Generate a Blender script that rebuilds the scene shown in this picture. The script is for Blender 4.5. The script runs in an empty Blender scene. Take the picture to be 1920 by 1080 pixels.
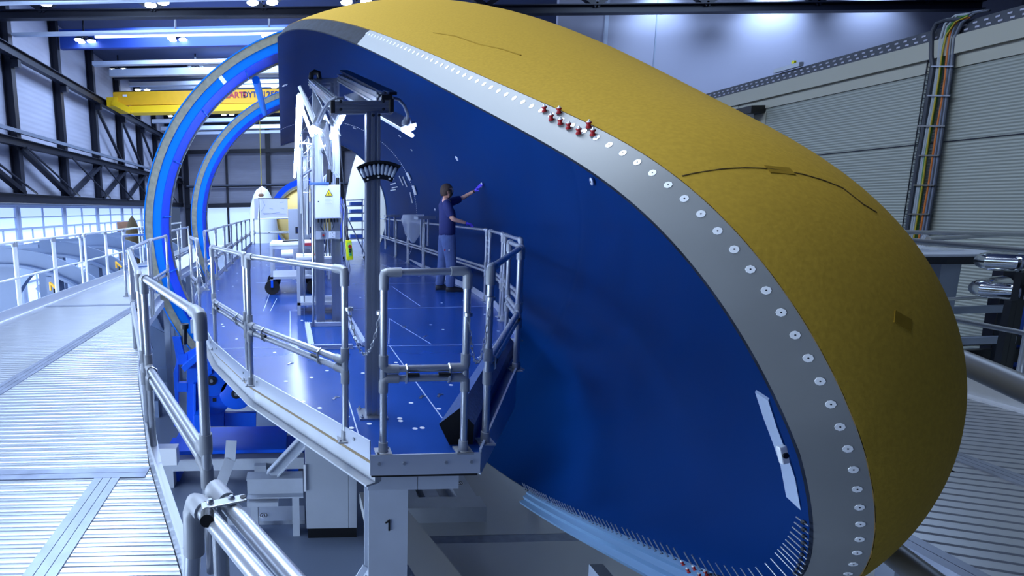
import bpy, bmesh, math, random
from mathutils import Vector, Matrix
random.seed(7)
PI = math.pi
C = bpy.context.scene.collection
SC = bpy.context.scene

# ---------------------------------------------------------------- camera
F_PX = 1000.0; TILT = -0.02; VPX, VPY, PY = 550.0, 393.0, 540.0; CH = 4.7
_roll = math.atan(TILT); PX = VPX - TILT * (PY - VPY)
_th = math.atan(math.hypot(PX - VPX, PY - VPY) / F_PX)
FW = Vector((0, math.cos(_th), -math.sin(_th)))
UP0 = Vector((0, math.sin(_th), math.cos(_th))); R0 = Vector((1, 0, 0))
IX = R0 * math.cos(_roll) + UP0 * math.sin(_roll)
IY = R0 * math.sin(_roll) - UP0 * math.cos(_roll)
cam = bpy.data.cameras.new('camera'); camo = bpy.data.objects.new('camera', cam); C.objects.link(camo)
cam.sensor_width = 36; cam.lens = F_PX / 1920 * 36; cam.shift_x = (960 - PX) / 1920
cam.clip_start = 0.05; cam.clip_end = 300
camo.matrix_world = Matrix(((IX.x, -IY.x, -FW.x, 0), (IX.y, -IY.y, -FW.y, 0), (IX.z, -IY.z, -FW.z, CH), (0, 0, 0, 1)))
SC.camera = camo

def ray(x, y): return FW + IX * ((x - PX) / F_PX) + IY * ((y - PY) / F_PX)
def atY(x, y, Y): r = ray(x, y); return r * (Y / r.y) + Vector((0, 0, CH))
def atZ(x, y, Z): r = ray(x, y); return r * ((Z - CH) / r.z) + Vector((0, 0, CH))
def atX(x, y, X): r = ray(x, y); return r * (X / r.x) + Vector((0, 0, CH))

# ---------------------------------------------------------------- view, world, large lights
SC.view_settings.view_transform = 'Standard'; SC.view_settings.look = 'None'
SC.view_settings.gamma = 1; SC.view_settings.use_curve_mapping = False
SC.view_settings.exposure = 0.0
w = bpy.data.worlds.new('world'); SC.world = w; w.use_nodes = True
bg = w.node_tree.nodes['Background']; bg.inputs[0].default_value = (0.30, 0.45, 0.85, 1); bg.inputs[1].default_value = 0.2

def light(name, kind, loc, energy, col, size=1, size_y=None, direction=(0, 0, -1), spread=PI, spot=None):
    l = bpy.data.lights.new(name, kind); l.energy = energy; l.color = col
    if kind == 'AREA':
        l.size = size; l.spread = spread
        if size_y: l.shape = 'RECTANGLE'; l.size_y = size_y
    else:
        l.shadow_soft_size = size
        if kind == 'SPOT': l.spot_size = spot or 1.5; l.spot_blend = 1.0
    o = bpy.data.objects.new(name, l); C.objects.link(o); o.location = loc
    o.rotation_euler = Vector(direction).to_track_quat('-Z', 'Y').to_euler()
    return o
BLU = (0.50, 0.68, 1.0); WHT = (0.72, 0.84, 1.0)
# rows of high bay lamps under the roof (one wide source stands for each row)
light('high_bay_or_fill_light', 'AREA', (-6.8, 12, 14.3), 1900, BLU, 3, 12)
light('high_bay_or_fill_light', 'AREA', (-4, 27, 14.5), 4600, BLU, 8, 12)
light('high_bay_or_fill_light', 'AREA', (-2, 42, 14.5), 6000, BLU, 10, 14)
light('high_bay_or_fill_light', 'AREA', (-2.6, 5, 14.3), 1500, WHT, 3, 8)
light('high_bay_or_fill_light', 'AREA', (17, 18, 14.3), 900, BLU, 8, 6)
for _x, _e in ((15.6, 330), (20.5, 600), (24.6, 300)):
    light('wall_wash_light', 'SPOT', (_x, 22.9, 14.2), _e * 3, BLU, 0.2, direction=(0, 0.24, -1), spot=1.7)
light('high_bay_or_fill_light', 'AREA', (-7.0, -1.5, 7.5), 130, BLU, 4, 3, (7.2, 5.0, -5.5))  # added fill behind the camera, brightens the platform front; not a roof lamp
# daylight from the window band in the left wall, then two added low fills
light('window_or_fill_light', 'AREA', (-11.9, 22, 3.4), 1500, (0.62, 0.78, 1.0), 26, 4, (1, 0, 0.0))
light('window_or_fill_light', 'AREA', (-11.9, 0.5, 2.0), 1500, (0.62, 0.78, 1.0), 7, 3, (1, 0.25, -0.02))  # added low fill from the near left, brightens pylon, cabinet and floor

light('window_or_fill_light', 'AREA', (-11.9, 9, 1.6), 1600, (0.62, 0.78, 1.0), 22, 2.4, (1, 0.05, -0.02))  # added low fill along the left wall, lifts the area below the platform
# ---------------------------------------------------------------- materials
def to_px(p):
    v = Vector(p) - Vector((0, 0, CH)); d = v.dot(FW)
    return PX + F_PX * v.dot(IX) / d, PY + F_PX * v.dot(IY) / d
def lin(c): return tuple(((v / 255) / 12.92 if v <= 10 else (((v / 255) + 0.055) / 1.055) ** 2.4) for v in c)
MATS = {}
def mat(name, rgb, rough=0.5, metal=0.0, var=0.0, scale=8.0, bump=0.0, emit=0.0, ecol=None, stretch=(1, 1, 1), trans=0.0, alpha=1.0, wave=None, coat=0.0, spec=None, rvar=0.0, musgrave=False):
    m = bpy.data.materials.new(name); m.use_nodes = True
    nt = m.node_tree; p = nt.nodes['Principled BSDF']; c = (*lin(rgb), 1)
    p.inputs['Base Color'].default_value = c; p.inputs['Roughness'].default_value = rough; p.inputs['Metallic'].default_value = metal
    if trans: p.inputs['Transmission Weight'].default_value = trans
    if alpha < 1: p.inputs['Alpha'].default_value = alpha
    if coat: p.inputs['Coat Weight'].default_value = coat; p.inputs['Coat Roughness'].default_value = 0.15
    if spec is not None: p.inputs['Specular IOR Level'].default_value = spec
    if emit: p.inputs['Emission Color'].default_value = (*lin(ecol or rgb), 1); p.inputs['Emission Strength'].default_value = emit
    tc = nt.nodes.new('ShaderNodeTexCoord'); mp = nt.nodes.new('ShaderNodeMapping'); mp.inputs['Scale'].default_value = stretch
    nt.links.new(tc.outputs['Object'], mp.inputs[0])
    no = nt.nodes.new('ShaderNodeTexNoise'); no.inputs['Scale'].default_value = scale; no.inputs['Detail'].default_value = 5
    nt.links.new(mp.outputs[0], no.inputs[0])
    if var:
        r = nt.nodes.new('ShaderNodeValToRGB')
        r.color_ramp.elements[0].position = 0.3; r.color_ramp.elements[1].position = 0.7
        r.color_ramp.elements[0].color = tuple(v * (1 - var) for v in c[:3]) + (1,)
        r.color_ramp.elements[1].color = tuple(min(1, v * (1 + var)) for v in c[:3]) + (1,)
        nt.links.new(no.outputs['Fac'], r.inputs[0]); nt.links.new(r.outputs[0], p.inputs['Base Color'])
    if rvar:
        mr = nt.nodes.new('ShaderNodeMapRange'); mr.inputs[3].default_value = max(0.02, rough - rvar); mr.inputs[4].default_value = rough + rvar
        nt.links.new(no.outputs['Fac'], mr.inputs[0]); nt.links.new(mr.outputs[0], p.inputs['Roughness'])
    last = None
    if bump:
        b = nt.nodes.new('ShaderNodeBump'); b.inputs['Strength'].default_value = bump; b.inputs['Distance'].default_value = 0.01
        nt.links.new(no.outputs['Fac'], b.inputs['Height']); last = b
    if wave:  # (axis, period in m, strength)
        wv = nt.nodes.new('ShaderNodeTexWave'); wv.wave_type = 'BANDS'; wv.bands_direction = wave[0]
        wv.inputs['Scale'].default_value = 0.314159 / wave[1]; wv.inputs['Distortion'].default_value = 0
        nt.links.new(tc.outputs['Object'], wv.inputs[0])
        b2 = nt.nodes.new('ShaderNodeBump'); b2.inputs['Strength'].default_value = wave[2]; b2.inputs['Distance'].default_value = 0.02
        nt.links.new(wv.outputs['Fac'], b2.inputs['Height'])
        if last: nt.links.new(last.outputs[0], b2.inputs['Normal'])
        last = b2
    if last: nt.links.new(last.outputs[0], p.inputs['Normal'])
    MATS[name] = m; return m

M = MATS
mat('interior_coating', (2, 44, 98), 0.5, 0, 0.08, 1.1, spec=0.04, rvar=0.06)
mat('cork', (188, 152, 54), 0.9, 0, 0.08, 90.0, 0.08, spec=0.1)
mat('cork_patch', (146, 116, 34), 0.9, 0, 0.08, 30, spec=0.1)
mat('handrail_metal', (112, 114, 118), 0.36, 0.6)
mat('cork_seam', (96, 74, 30), 0.9)
mat('band_metal', (120, 122, 122), 0.50, 0.2, 0.06, 4, stretch=(1, 1, 1), rvar=0.08)
mat('edge_dark', (22, 28, 40), 0.7, 0, 0.5, 25, stretch=(1, 0.3, 1), spec=0.1)
mat('washer', (224, 226, 228), 0.35, 0.2)
mat('steel', (182, 186, 192), 0.28, 0.9)
mat('dark_steel', (40, 44, 52), 0.4, 0.6)
mat('red_plastic', (150, 18, 22), 0.35)
mat('rail_tube', (186, 190, 197), 0.32, 0.72, 0.05, 6)
mat('rail_fitting', (156, 160, 167), 0.45, 0.2, 0.04, 10)
mat('aluminium', (190, 194, 200), 0.32, 0.6, 0.06, 5)
mat('profile', (172, 178, 188), 0.32, 0.92)
mat('black_plastic', (12, 13, 16), 0.4)
mat('rubber', (18, 18, 20), 0.7)
mat('deck_board', (22, 60, 130), 0.25, 0, 0.08, 2.2, spec=0.5, rvar=0.05)
mat('joint_white', (170, 180, 200), 0.5)
mat('plywood', (150, 128, 92), 0.6, 0, 0.15, 30, stretch=(1, 1, 10))
mat('foam_cloth', (52, 74, 120), 0.9, 0, 0.18, 40, 0.4)
mat('ring_blue', (0, 108, 214), 0.5, 0, 0.04, 2, spec=0.12)
mat('ring_blue_dark', (0, 70, 222), 0.6, spec=0.2)
mat('ring_tread', (126, 128, 118), 0.7, 0.1, 0.2, 12, 0.2)
mat('machine_blue', (0, 84, 214), 0.35, 0, 0.05, 4)
mat('floor_epoxy', (116, 128, 150), 0.26, 0, 0.015, 0.6, rvar=0.03)
mat('floor_plate', (206, 210, 216), 0.26, 0.3, 0.015, 1.0, rvar=0.02)
mat('cradle_paint', (96, 114, 146), 0.5, 0, 0.04, 2)
mat('steel_paint', (150, 162, 182), 0.45, 0, 0.05, 5)
mat('steel_rail_blue', (96, 128, 158), 0.45, 0.1)
mat('steel_paint_light', (176, 184, 198), 0.42, 0, 0.04, 5)
mat('cabinet_grey', (164, 172, 186), 0.5, 0, 0.03, 3)
mat('white_paint', (226, 230, 238), 0.4)
mat('paper', (236, 238, 242), 0.8)
mat('walk_slat', (188, 192, 198), 0.33, 0.82, 0.03, 2.0, stretch=(1, 3, 1), rvar=0.02)
mat('walk_strip', (146, 154, 172), 0.36, 0.7, 0.12, 8, rvar=0.08)
mat('kick_plate', (196, 202, 214), 0.35, 0.35)
mat('wall_panel', (158, 160, 178), 0.6, 0, 0.06, 0.5, stretch=(1, 1, 4), wave=('Z', 0.25, 0.25))
mat('wall_cladding', (142, 147, 140), 0.55, 0.1, 0.05, 0.6, wave=('Z', 0.042, 0.35))
mat('wall_coping', (160, 160, 148), 0.5)
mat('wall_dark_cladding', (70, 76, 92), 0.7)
mat('wall_blue', (168, 170, 190), 0.6, 0, 0.03, 0.4)
mat('frame_dark', (20, 24, 40), 0.45, 0.2)
mat('frame_light', (176, 188, 214), 0.4, 0.2)
mat('roof_deck', (60, 72, 108), 0.7)
mat('roof_white', (196, 206, 226), 0.6)
mat('roof_blue', (26, 62, 150), 0.5)
mat('skylight', (210, 226, 255), 0.5, emit=3.0, ecol=(190, 215, 255))
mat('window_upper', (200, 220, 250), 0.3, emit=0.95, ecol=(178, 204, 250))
mat('window_lower', (200, 220, 250), 0.2, emit=1.15, ecol=(190, 212, 252), var=0.0)
mat('lamp_glow', (255, 255, 255), 0.4, emit=30, ecol=(214, 228, 255))
mat('tube_glow', (255, 255, 255), 0.4, emit=105, ecol=(190, 212, 255))
mat('crane_yellow', (236, 176, 10), 0.45, 0, 0.04, 3)
mat('crane_yellow_deep', (250, 200, 0), 0.45)
mat('ink_red', (176, 44, 60), 0.5); mat('ink_navy', (24, 28, 96), 0.5); mat('ink_black', (10, 10, 12), 0.5)
mat('sign_yellow', (250, 220, 20), 0.5)
mat('pendant_yellow', (226, 226, 10), 0.4)
mat('green_plastic', (20, 140, 110), 0.4)
mat('cable_pale', (150, 158, 166), 0.5); mat('cable_white', (206, 214, 230), 0.5); mat('cable_grey', (104, 112, 130), 0.5); mat('cable_dark', (48, 54, 66), 0.5)
mat('cable_green', (58, 112, 44), 0.5); mat('cable_yellow', (168, 150, 40), 0.5); mat('cable_orange', (190, 104, 36), 0.5)
mat('glass_bulb', (200, 215, 240), 0.08, 0.0, trans=0.5)
mat('lens_glow', (200, 215, 240), 0.2)
mat('foil', (214, 218, 224), 0.16, 1.0, 0.03, 6, 0.12)
mat('plastic_film', (225, 232, 240), 0.2, 0, alpha=0.38, bump=0.5, scale=12)
mat('cream', (214, 212, 204), 0.55); mat('dome_yellow', (224, 190, 110), 0.6)
mat('skin', (216, 164, 140), 0.55); mat('hair', (62, 46, 38), 0.8, var=0.2, scale=60); mat('shirt_navy', (22, 34, 92), 0.8, 0, 0.08, 20, 0.2)
mat('trouser', (78, 96, 140), 0.85, 0, 0.12, 14, 0.3); mat('shoe', (20, 24, 40), 0.6); mat('glove', (92, 70, 220), 0.5)
mat('wood_brown', (120, 84, 62), 0.6, 0, 0.15, 5); mat('dark_cork', (70, 58, 34), 0.8)
mat('marker_green', (150, 220, 90), 0.5); mat('screen', (30, 44, 90), 0.2)
mat('blue_bin', (70, 110, 190), 0.5)

# ---------------------------------------------------------------- mesh helpers
ORG = {}
class MB:
    def __init__(s): s.bm = bmesh.new()
    def _v(s, ps): return [s.bm.verts.new(p) for p in ps]
    def box(s, c, d, R=None):
        c = Vector(c); h = [v / 2 for v in d]
        ps = []
        for x in (-1, 1):
            for y in (-1, 1):
                for z in (-1, 1):
                    v = Vector((x * h[0], y * h[1], z * h[2])); ps.append(c + (R @ v if R else v))
        v = s._v(ps)
        for f in ((0, 1, 3, 2), (4, 6, 7, 5), (0, 4, 5, 1), (2, 3, 7, 6), (0, 2, 6, 4), (1, 5, 7, 3)): s.bm.faces.new([v[i] for i in f])
        return s
    def bb(s, a, b):
        return s.box([(a[i] + b[i]) / 2 for i in range(3)], [abs(a[i] - b[i]) for i in range(3)])
    def _frame(s, d, up=(0, 0, 1)):
        d = Vector(d).normalized(); u = Vector(up)
        if abs(d.dot(u)) > 0.98: u = Vector((0, 1, 0))
        x = d.cross(u).normalized(); return x, x.cross(d).normalized()
    def bar(s, p0, p1, w, h, up=(0, 0, 1)):
        p0, p1 = Vector(p0), Vector(p1); x, y = s._frame(p1 - p0, up)
        R = Matrix((x, (p1 - p0).normalized(), y)).transposed()
        return s.box((p0 + p1) / 2, (w, (p1 - p0).length, h), R)
    def ibar(s, p0, p1, w, h, t=0.015, up=(0, 0, 1)):
        p0, p1 = Vector(p0), Vector(p1); x, y = s._frame(p1 - p0, up)
        s.bar(p0, p1, t, h - 2 * t, up)
        s.bar(p0 + y * (h - t) / 2, p1 + y * (h - t) / 2, w, t, up); s.bar(p0 - y * (h - t) / 2, p1 - y * (h - t) / 2, w, t, up)
        return s
    def tube(s, p0, p1, r, n=12, r2=None, cap=True):
        return s.path([p0, p1], r, n, cap, [r, r2 if r2 is not None else r])
    def path(s, pts, r, n=10, cap=True, rs=None, closed=False):
        pts = [Vector(p) for p in pts]; k = len(pts); rings = []; prev = None
        for i, p in enumerate(pts):
            if closed: d = (pts[(i + 1) % k] - pts[i - 1]).normalized()
            else:
                a = pts[max(i - 1, 0)]; b = pts[min(i + 1, k - 1)]
                d = (b - a).normalized()
            if prev is None:
                x, y = s._frame(d)
            else:
                x = (prev - d * prev.dot(d)).normalized(); y = x.cross(d)
            prev = x; rr = rs[i] if rs else r
            rings.append(s._v([p + (x * math.cos(2 * PI * j / n) + y * math.sin(2 * PI * j / n)) * rr for j in range(n)]))
        m = k if closed else k - 1
        for i in range(m):
            A, B = rings[i], rings[(i + 1) % k]
            for j in range(n): s.bm.faces.new((A[j], A[(j + 1) % n], B[(j + 1) % n], B[j]))
        if cap and not closed:
            s.bm.faces.new(rings[0][::-1]); s.bm.faces.new(rings[-1])
        return s
    def prism(s, poly, ax, d0, d1):
        """poly: 2D points; ax: 'z' -> (x,y), 'y' -> (x,z), 'x' -> (y,z)"""
        def P(p, d): return {'z': (p[0], p[1], d), 'y': (p[0], d, p[1]), 'x': (d, p[0], p[1])}[ax]
        A = s._v([P(p, d0) for p in poly]); B = s._v([P(p, d1) for p in poly]); n = len(poly)
        s.bm.faces.new(A); s.bm.faces.new(B[::-1])
        for i in range(n): s.bm.faces.new((A[i], B[i], B[(i + 1) % n], A[(i + 1) % n]))
        return s
    def loft(s, rows, closed=False, cap=False):
        R = [s._v(r) for r in rows]; n = len(R[0])
        for i in range(len(R) - 1):
            for j in range(n if closed else n - 1):
                try: s.bm.faces.new((R[i][j], R[i][(j + 1) % n], R[i + 1][(j + 1) % n], R[i + 1][j]))
                except ValueError: pass
        if cap and closed: s.bm.faces.new(R[0][::-1]); s.bm.faces.new(R[-1])
        return s
    def lathe(s, prof, c, n=24, ax=(0, 0, 1), sx=1, sy=1):
        """prof: (r, h) list about the axis ax through c"""
        c = Vector(c); a = Vector(ax).normalized(); x, y = s._frame(a); rows = []
        for r, h in prof:
            rows.append([c + a * h + (x * sx * math.cos(2 * PI * j / n) + y * sy * math.sin(2 * PI * j / n)) * max(r, 1e-4) for j in range(n)])
        return s.loft(rows, closed=True, cap=True)
    def sph(s, c, r, n=12, sc=(1, 1, 1)):
        c = Vector(c); rows = []
        for i in range(1, n // 2):
            t = PI * i / (n // 2)
            rows.append([c + Vector((math.sin(t) * math.cos(2 * PI * j / n) * sc[0], math.sin(t) * math.sin(2 * PI * j / n) * sc[1], -math.cos(t) * sc[2])) * r for j in range(n)])
        return s.loft(rows, closed=True, cap=True)
    def build(s, name, m, parent=None, org=None, smooth=35, bevel=0, fix=True):
        bm = s.bm
        if fix: bmesh.ops.recalc_face_normals(bm, faces=bm.faces)
        if parent is not None: o0 = ORG[parent.name]
        elif org is not None: o0 = Vector(org)
        else:
            xs = [v.co for v in bm.verts]
            o0 = Vector((sum(v.x for v in xs) / len(xs), sum(v.y for v in xs) / len(xs), min(v.z for v in xs)))
        for v in bm.verts: v.co -= o0
        me = bpy.data.meshes.new(name); bm.to_mesh(me); bm.free()
        me.materials.append(M[m] if isinstance(m, str) else m)
        if smooth:
            for p in me.polygons: p.use_smooth = True
            me.set_sharp_from_angle(angle=math.radians(smooth))
        o = bpy.data.objects.new(name, me); C.objects.link(o)
        if parent is not None: o.parent = parent
        else: o.location = o0
        ORG[o.name] = o0
        if bevel:
            b = o.modifiers.new('bevel', 'BEVEL'); b.width = bevel; b.segments = 2; b.limit_method = 'ANGLE'
        return o

def tag(o, label, cat, group=None, kind=None):
    if label: o['label'] = label
    if cat: o['category'] = cat
    if group: o['group'] = group
    if kind: o['kind'] = kind
    return o
def thing(name, label, cat, loc=(0, 0, 0), group=None):
    o = bpy.data.objects.new(name, None); C.objects.link(o); o.empty_display_size = 0.1
    o.location = loc; ORG[o.name] = Vector(loc)
    return tag(o, label, cat, group)
def structure(name, mb, m, smooth=0):
    o = mb.build(name, m, smooth=smooth); o['kind'] = 'structure'; return o
def dup(root, loc, rotz=0, label=None):
    r = root.copy(); C.objects.link(r); r.location = loc; r.rotation_euler = (0, 0, rotz)
    if label: r['label'] = label
    for ch in list(root.children):
        c = ch.copy(); C.objects.link(c); c.parent = r
        for g in ch.children:
            d = g.copy(); C.objects.link(d); d.parent = c
    return r
def text_part(s, size, m, parent, p, xdir, ydir, name='lettering', depth=0.002, sx=1.0, bold=0.0):
    cu = bpy.data.curves.new(name, 'FONT'); cu.body = s; cu.size = size; cu.extrude = depth; cu.align_x = 'CENTER'; cu.align_y = 'CENTER'; cu.offset = bold
    t = bpy.data.objects.new(name, cu); C.objects.link(t); bpy.context.view_layer.update()
    me = bpy.data.meshes.new_from_object(t.evaluated_get(bpy.context.evaluated_depsgraph_get()))
    bpy.data.objects.remove(t); bpy.data.curves.remove(cu)
    x = Vector(xdir).normalized(); y = Vector(ydir).normalized(); z = x.cross(y)
    o0 = ORG[parent.name]
    for v in me.vertices: v.co = Vector(p) + x * v.co.x * sx + y * v.co.y + z * v.co.z - o0
    me.materials.clear(); me.materials.append(M[m])
    o = bpy.data.objects.new(name, me); C.objects.link(o); o.parent = parent; ORG[o.name] = o0
    return o

DZ = CH - 1.47     # platform deck level
WZ = CH - 1.50     # walkway level
ORD = ['first', 'second', 'third', 'fourth', 'fifth', 'sixth', 'seventh', 'eighth', 'ninth', 'tenth', 'eleventh', 'twelfth', 'thirteenth']
# ================================================================ hall
HX0, HX1, HY0, HY1 = -12.4, 28.0, -3.0, 59.0
ROOF = CH + 10.0
structure('floor', MB().bb((HX0 - 0.1, HY0, -0.2), (HX1 + 3, HY1 + 0.2, 0)), 'floor_epoxy')
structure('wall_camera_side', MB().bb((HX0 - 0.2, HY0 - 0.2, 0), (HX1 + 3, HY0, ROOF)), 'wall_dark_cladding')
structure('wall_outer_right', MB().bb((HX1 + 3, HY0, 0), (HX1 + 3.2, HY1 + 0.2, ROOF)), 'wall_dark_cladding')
structure('ceiling', MB().bb((HX0 - 0.2, HY0, ROOF), (HX1 + 3, HY1 + 0.2, ROOF + 0.3)), 'roof_deck')
WB = 0.3; WT = CH + 0.42; LX = HX0       # window band
structure('wall_left', MB().bb((LX - 0.2, HY0, WT), (LX, HY1, ROOF)).bb((LX - 0.2, HY0, 0), (LX, HY1, WB)), 'wall_panel')
BY = HY1
structure('wall_back', MB().bb((LX, BY, CH + 0.35), (HX1 + 3, BY + 0.2, ROOF)).bb((LX, BY, 0), (-9.6, BY + 0.2, CH + 0.35)).bb((-0.5, BY, 0), (HX1 + 3, BY + 0.2, CH + 0.35)), 'wall_panel')
# frontal blue wall on the right beyond the low building
structure('wall_far_right', MB().bb((11.4, 24.0, 0), (31, 24.2, ROOF)), 'wall_blue')
structure('trim_1', MB().bb((13.35, 23.93, 0), (13.5, 24.0, CH + 9)), 'roof_white')
structure('trim_2', MB().bb((15.55, 23.975, 0), (15.6, 24.0, CH + 9)), 'steel_paint')
RX = 9.0; RT = CH + 2.14
structure('wall_right', MB().bb((RX, 1.5, 0), (RX + 0.2, 24.0, RT - 0.22)), 'wall_cladding')
structure('trim_3', MB().bb((RX - 0.07, 1.5, RT - 0.24), (RX + 0.3, 24.0, RT)), 'wall_coping')
structure('trim_4', MB().bb((RX - 0.02, 1.5, RT - 0.42), (RX - 0.003, 24.0, RT - 0.24)), 'wall_coping')
structure('trim_5', MB().bb((RX - 0.008, 1.5, 5.44), (RX - 0.003, 24.0, 5.454)), 'frame_dark')
structure('trim_6', MB().bb((RX - 0.03, 11.1, 0), (RX - 0.003, 11.5, RT - 0.24)), 'wall_coping')
structure('wall_building_roof', MB().bb((RX + 0.2, 1.5, RT - 0.5), (28, 24.0, RT - 0.35)), 'roof_deck')
# big white roller door in the back wall, brightness put in as a glow
structure('door_1', MB().bb((-9.6, BY + 0.02, 0), (-0.5, BY + 0.12, CH + 0.35)), 'window_upper')

CY = [24.2 - 4.93 * 2 + 4.93 * k for k in range(10)]
names_side = ['nearest', 'second', 'third', 'fourth', 'fifth', 'sixth', 'seventh', 'eighth', 'ninth', 'tenth']
# windows of the left wall: each bay a window with frame, mullions and panes
for k in range(9):
    y0, y1 = CY[k] - 0.0, CY[k + 1]
    if k == 8: continue
    wroot = thing('window_%d' % (k + 1), None, None, (LX, (y0 + y1) / 2, WB)); wroot['kind'] = 'structure'
    fr = MB(); t = 0.07
    for z in (WB + 0.05, WT - 0.05, CH - 0.62, 1.6, 2.9): fr.bb((LX - 0.08, y0, z - 0.05), (LX + 0.04, y1, z + 0.05))
    fr.bb((LX - 0.06, y0, CH - 0.13), (LX + 0.02, y1, CH - 0.08))
    for y in (y0 + 0.1, y1 - 0.1): fr.bb((LX - 0.1, y - 0.11, WB), (LX + 0.06, y + 0.11, WT))
    ym = (y0 + y1) / 2; fr.bb((LX - 0.07, ym - 0.05, WB), (LX + 0.03, ym + 0.05, WT))
    for y in (y0 + 1.3, y1 - 1.3): fr.bb((LX - 0.06, y - 0.035, WB), (LX + 0.02, y + 0.035, CH - 0.62))
    fr.build('window_frame', 'frame_light', wroot, smooth=0)
    MB().bb((LX - 0.05, y0, CH - 0.6), (LX - 0.03, y1, WT - 0.05)).build('upper_pane', 'window_upper', wroot, smooth=0)
    MB().bb((LX - 0.05, y0, WB + 0.05), (LX - 0.03, y1, CH - 0.62)).build('lower_pane', 'window_lower', wroot, smooth=0)
# columns of the left wall
for k, y in enumerate(CY):
    o = MB().ibar((LX + 0.22, y, CH + 0.95), (LX + 0.22, y, ROOF - 0.02), 0.34, 0.4, 0.03, up=(1, 0, 0)).bb((LX + 0.42, y - 0.14, CH + 6.3), (LX + 0.72, y + 0.14, CH + 6.62)).build('steel_column', 'frame_dark', smooth=0)
    tag(o, 'black steel column on the left wall, %s from the camera' % names_side[k], 'column', 'black columns of the left wall')
def beam(name, p0, p1, w, h, m, label, cat, group=None, up=(0, 0, 1), solid=False):
    b = MB(); (b.bar if solid else b.ibar)(p0, p1, w, h, up=up) if solid else b.ibar(p0, p1, w, h, 0.03, up)
    return tag(b.build(name, m, smooth=0), label, cat, group)
YA, YB = HY0 + 0.2, BY - 0.3
beam('crane_runway_beam', (LX + 0.62, YA, CH + 6.85), (LX + 0.62, YB, CH + 6.85), 0.3, 0.42, 'frame_dark', 'long black crane runway beam high along the left wall', 'beam')
tag(MB().bar((LX + 0.46, YA, CH + 3.62), (LX + 0.46, YB, CH + 3.62), 0.14, 0.16).build('conductor_rail', 'cable_grey', smooth=0), 'grey conductor rail running along the left wall above the black wall beam', 'rail')
beam('wall_beam', (LX + 0.5, YA, CH + 3.12), (LX + 0.5, YB, CH + 3.12), 0.3, 0.34, 'frame_dark', 'black horizontal beam on the left wall at the top of the braces', 'beam')
beam('lintel_beam', (LX + 0.45, YA, CH + 0.72), (LX + 0.45, YB, CH + 0.72), 0.3, 0.42, 'frame_dark', 'black lintel beam just above the windows on the left wall', 'beam')
tag(MB().bb((LX + 0.02, YA, CH + 0.42), (LX + 0.29, YB, CH + 0.505)).build('door_track', 'frame_light', smooth=0), 'pale track above the window band on the left wall', 'track')
for k in range(8):
    y0, y1 = CY[k], CY[k + 1]
    a, b = ((y0, 2.95), (y1, 0.95)) if k < 3 else ((y0, 0.95), (y1, 2.95))
    o = MB().bar((LX + 0.4, a[0], CH + a[1]), (LX + 0.4, b[0], CH + b[1]), 0.2, 0.26, up=(1, 0, 0)).build('wall_brace', 'frame_dark', smooth=0)
    tag(o, 'thick black diagonal brace in the %s bay of the left wall' % names_side[k], 'brace', 'thick wall braces')
    o = MB().bar((LX + 0.70, y0, CH + 2.95), (LX + 0.70, y1 + 0.6, CH + 0.95), 0.06, 0.08, up=(1, 0, 0)).build('tie_rod', 'frame_dark', smooth=0)
    tag(o, 'thin black tie rod crossing the %s bay of the left wall' % names_side[k], 'rod', 'thin wall tie rods')
for k in (4, 5, 6):
    o = MB().bar((LX + 0.4, CY[k] + 0.2, CH + 6.4), (LX + 0.4, CY[k + 1], CH + 3.3), 0.14, 0.16, up=(1, 0, 0)).build('wall_brace', 'frame_dark', smooth=0)
    tag(o, 'steep thin black brace high in the %s bay of the left wall' % names_side[k], 'brace', 'high wall braces')
# back wall framing
for i, px in enumerate((349, 425, 503, 640, 700)):
    x = atY(px, 320, BY - 0.25).x
    tag(MB().bar((x, BY - 0.25, 0), (x, BY - 0.25, ROOF - 0.6), 0.5 if i != 1 else 0.22, 0.3, up=(0, 1, 0)).build('back_wall_post', 'frame_dark', smooth=0), 'black post on the back wall, %s from the left corner' % ORD[i], 'post', 'black back wall posts')
for i, (py, h) in enumerate(((284, 0.42), (349, 0.22), (385, 0.45))):
    z = atY(430, py, BY - 0.5).z
    tag(MB().bar((LX + 0.7, BY - 0.55, z), (27, BY - 0.55, z), 0.2, h).build('back_wall_beam', 'frame_dark', smooth=0), ['topmost', 'middle, thinner', 'lowest'][i] + ' black horizontal beam on the back wall', 'beam', 'black back wall beams')
tag(MB().tube((LX + 1, BY - 0.74, CH + 2.72), (14, BY - 0.74, CH + 2.72), 0.08).build('water_pipe', 'cable_grey'), 'thin grey pipe along the back wall', 'pipe')

# roof structure
def truss(y, zb, h, x0, x1, label, n):
    r = thing('roof_truss', label, 'truss', ((x0 + x1) / 2, y, zb), 'black roof trusses'); dr = 0.0095 * (x1 - x0)
    def zz(x, z): return z - dr * (x - x0) / (x1 - x0)
    MB().ibar((x0, y, zb + 0.16), (x1, y, zz(x1, zb + 0.16)), 0.32, 0.34, 0.04).build('bottom_chord', 'frame_dark', r, smooth=0)
    MB().ibar((x0, y, zb + h), (x1, y, zz(x1, zb + h)), 0.32, 0.3, 0.04).build('top_chord', 'frame_dark', r, smooth=0)
    st = (x1 - x0) / n
    for i in range(n):
        a, b = (x0 + i * st, x0 + (i + 1) * st)
        if i % 2: p, q = (a, zb + 0.3), (b, zb + h - 0.1)
        else: p, q = (a, zb + h - 0.1), (b, zb + 0.3)
        MB().bar((p[0], y, zz(*p)), (q[0], y, zz(*q)), 0.2, 0.2, up=(0, 1, 0)).build('web_member', 'frame_dark', r, smooth=0)
    return r
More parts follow.
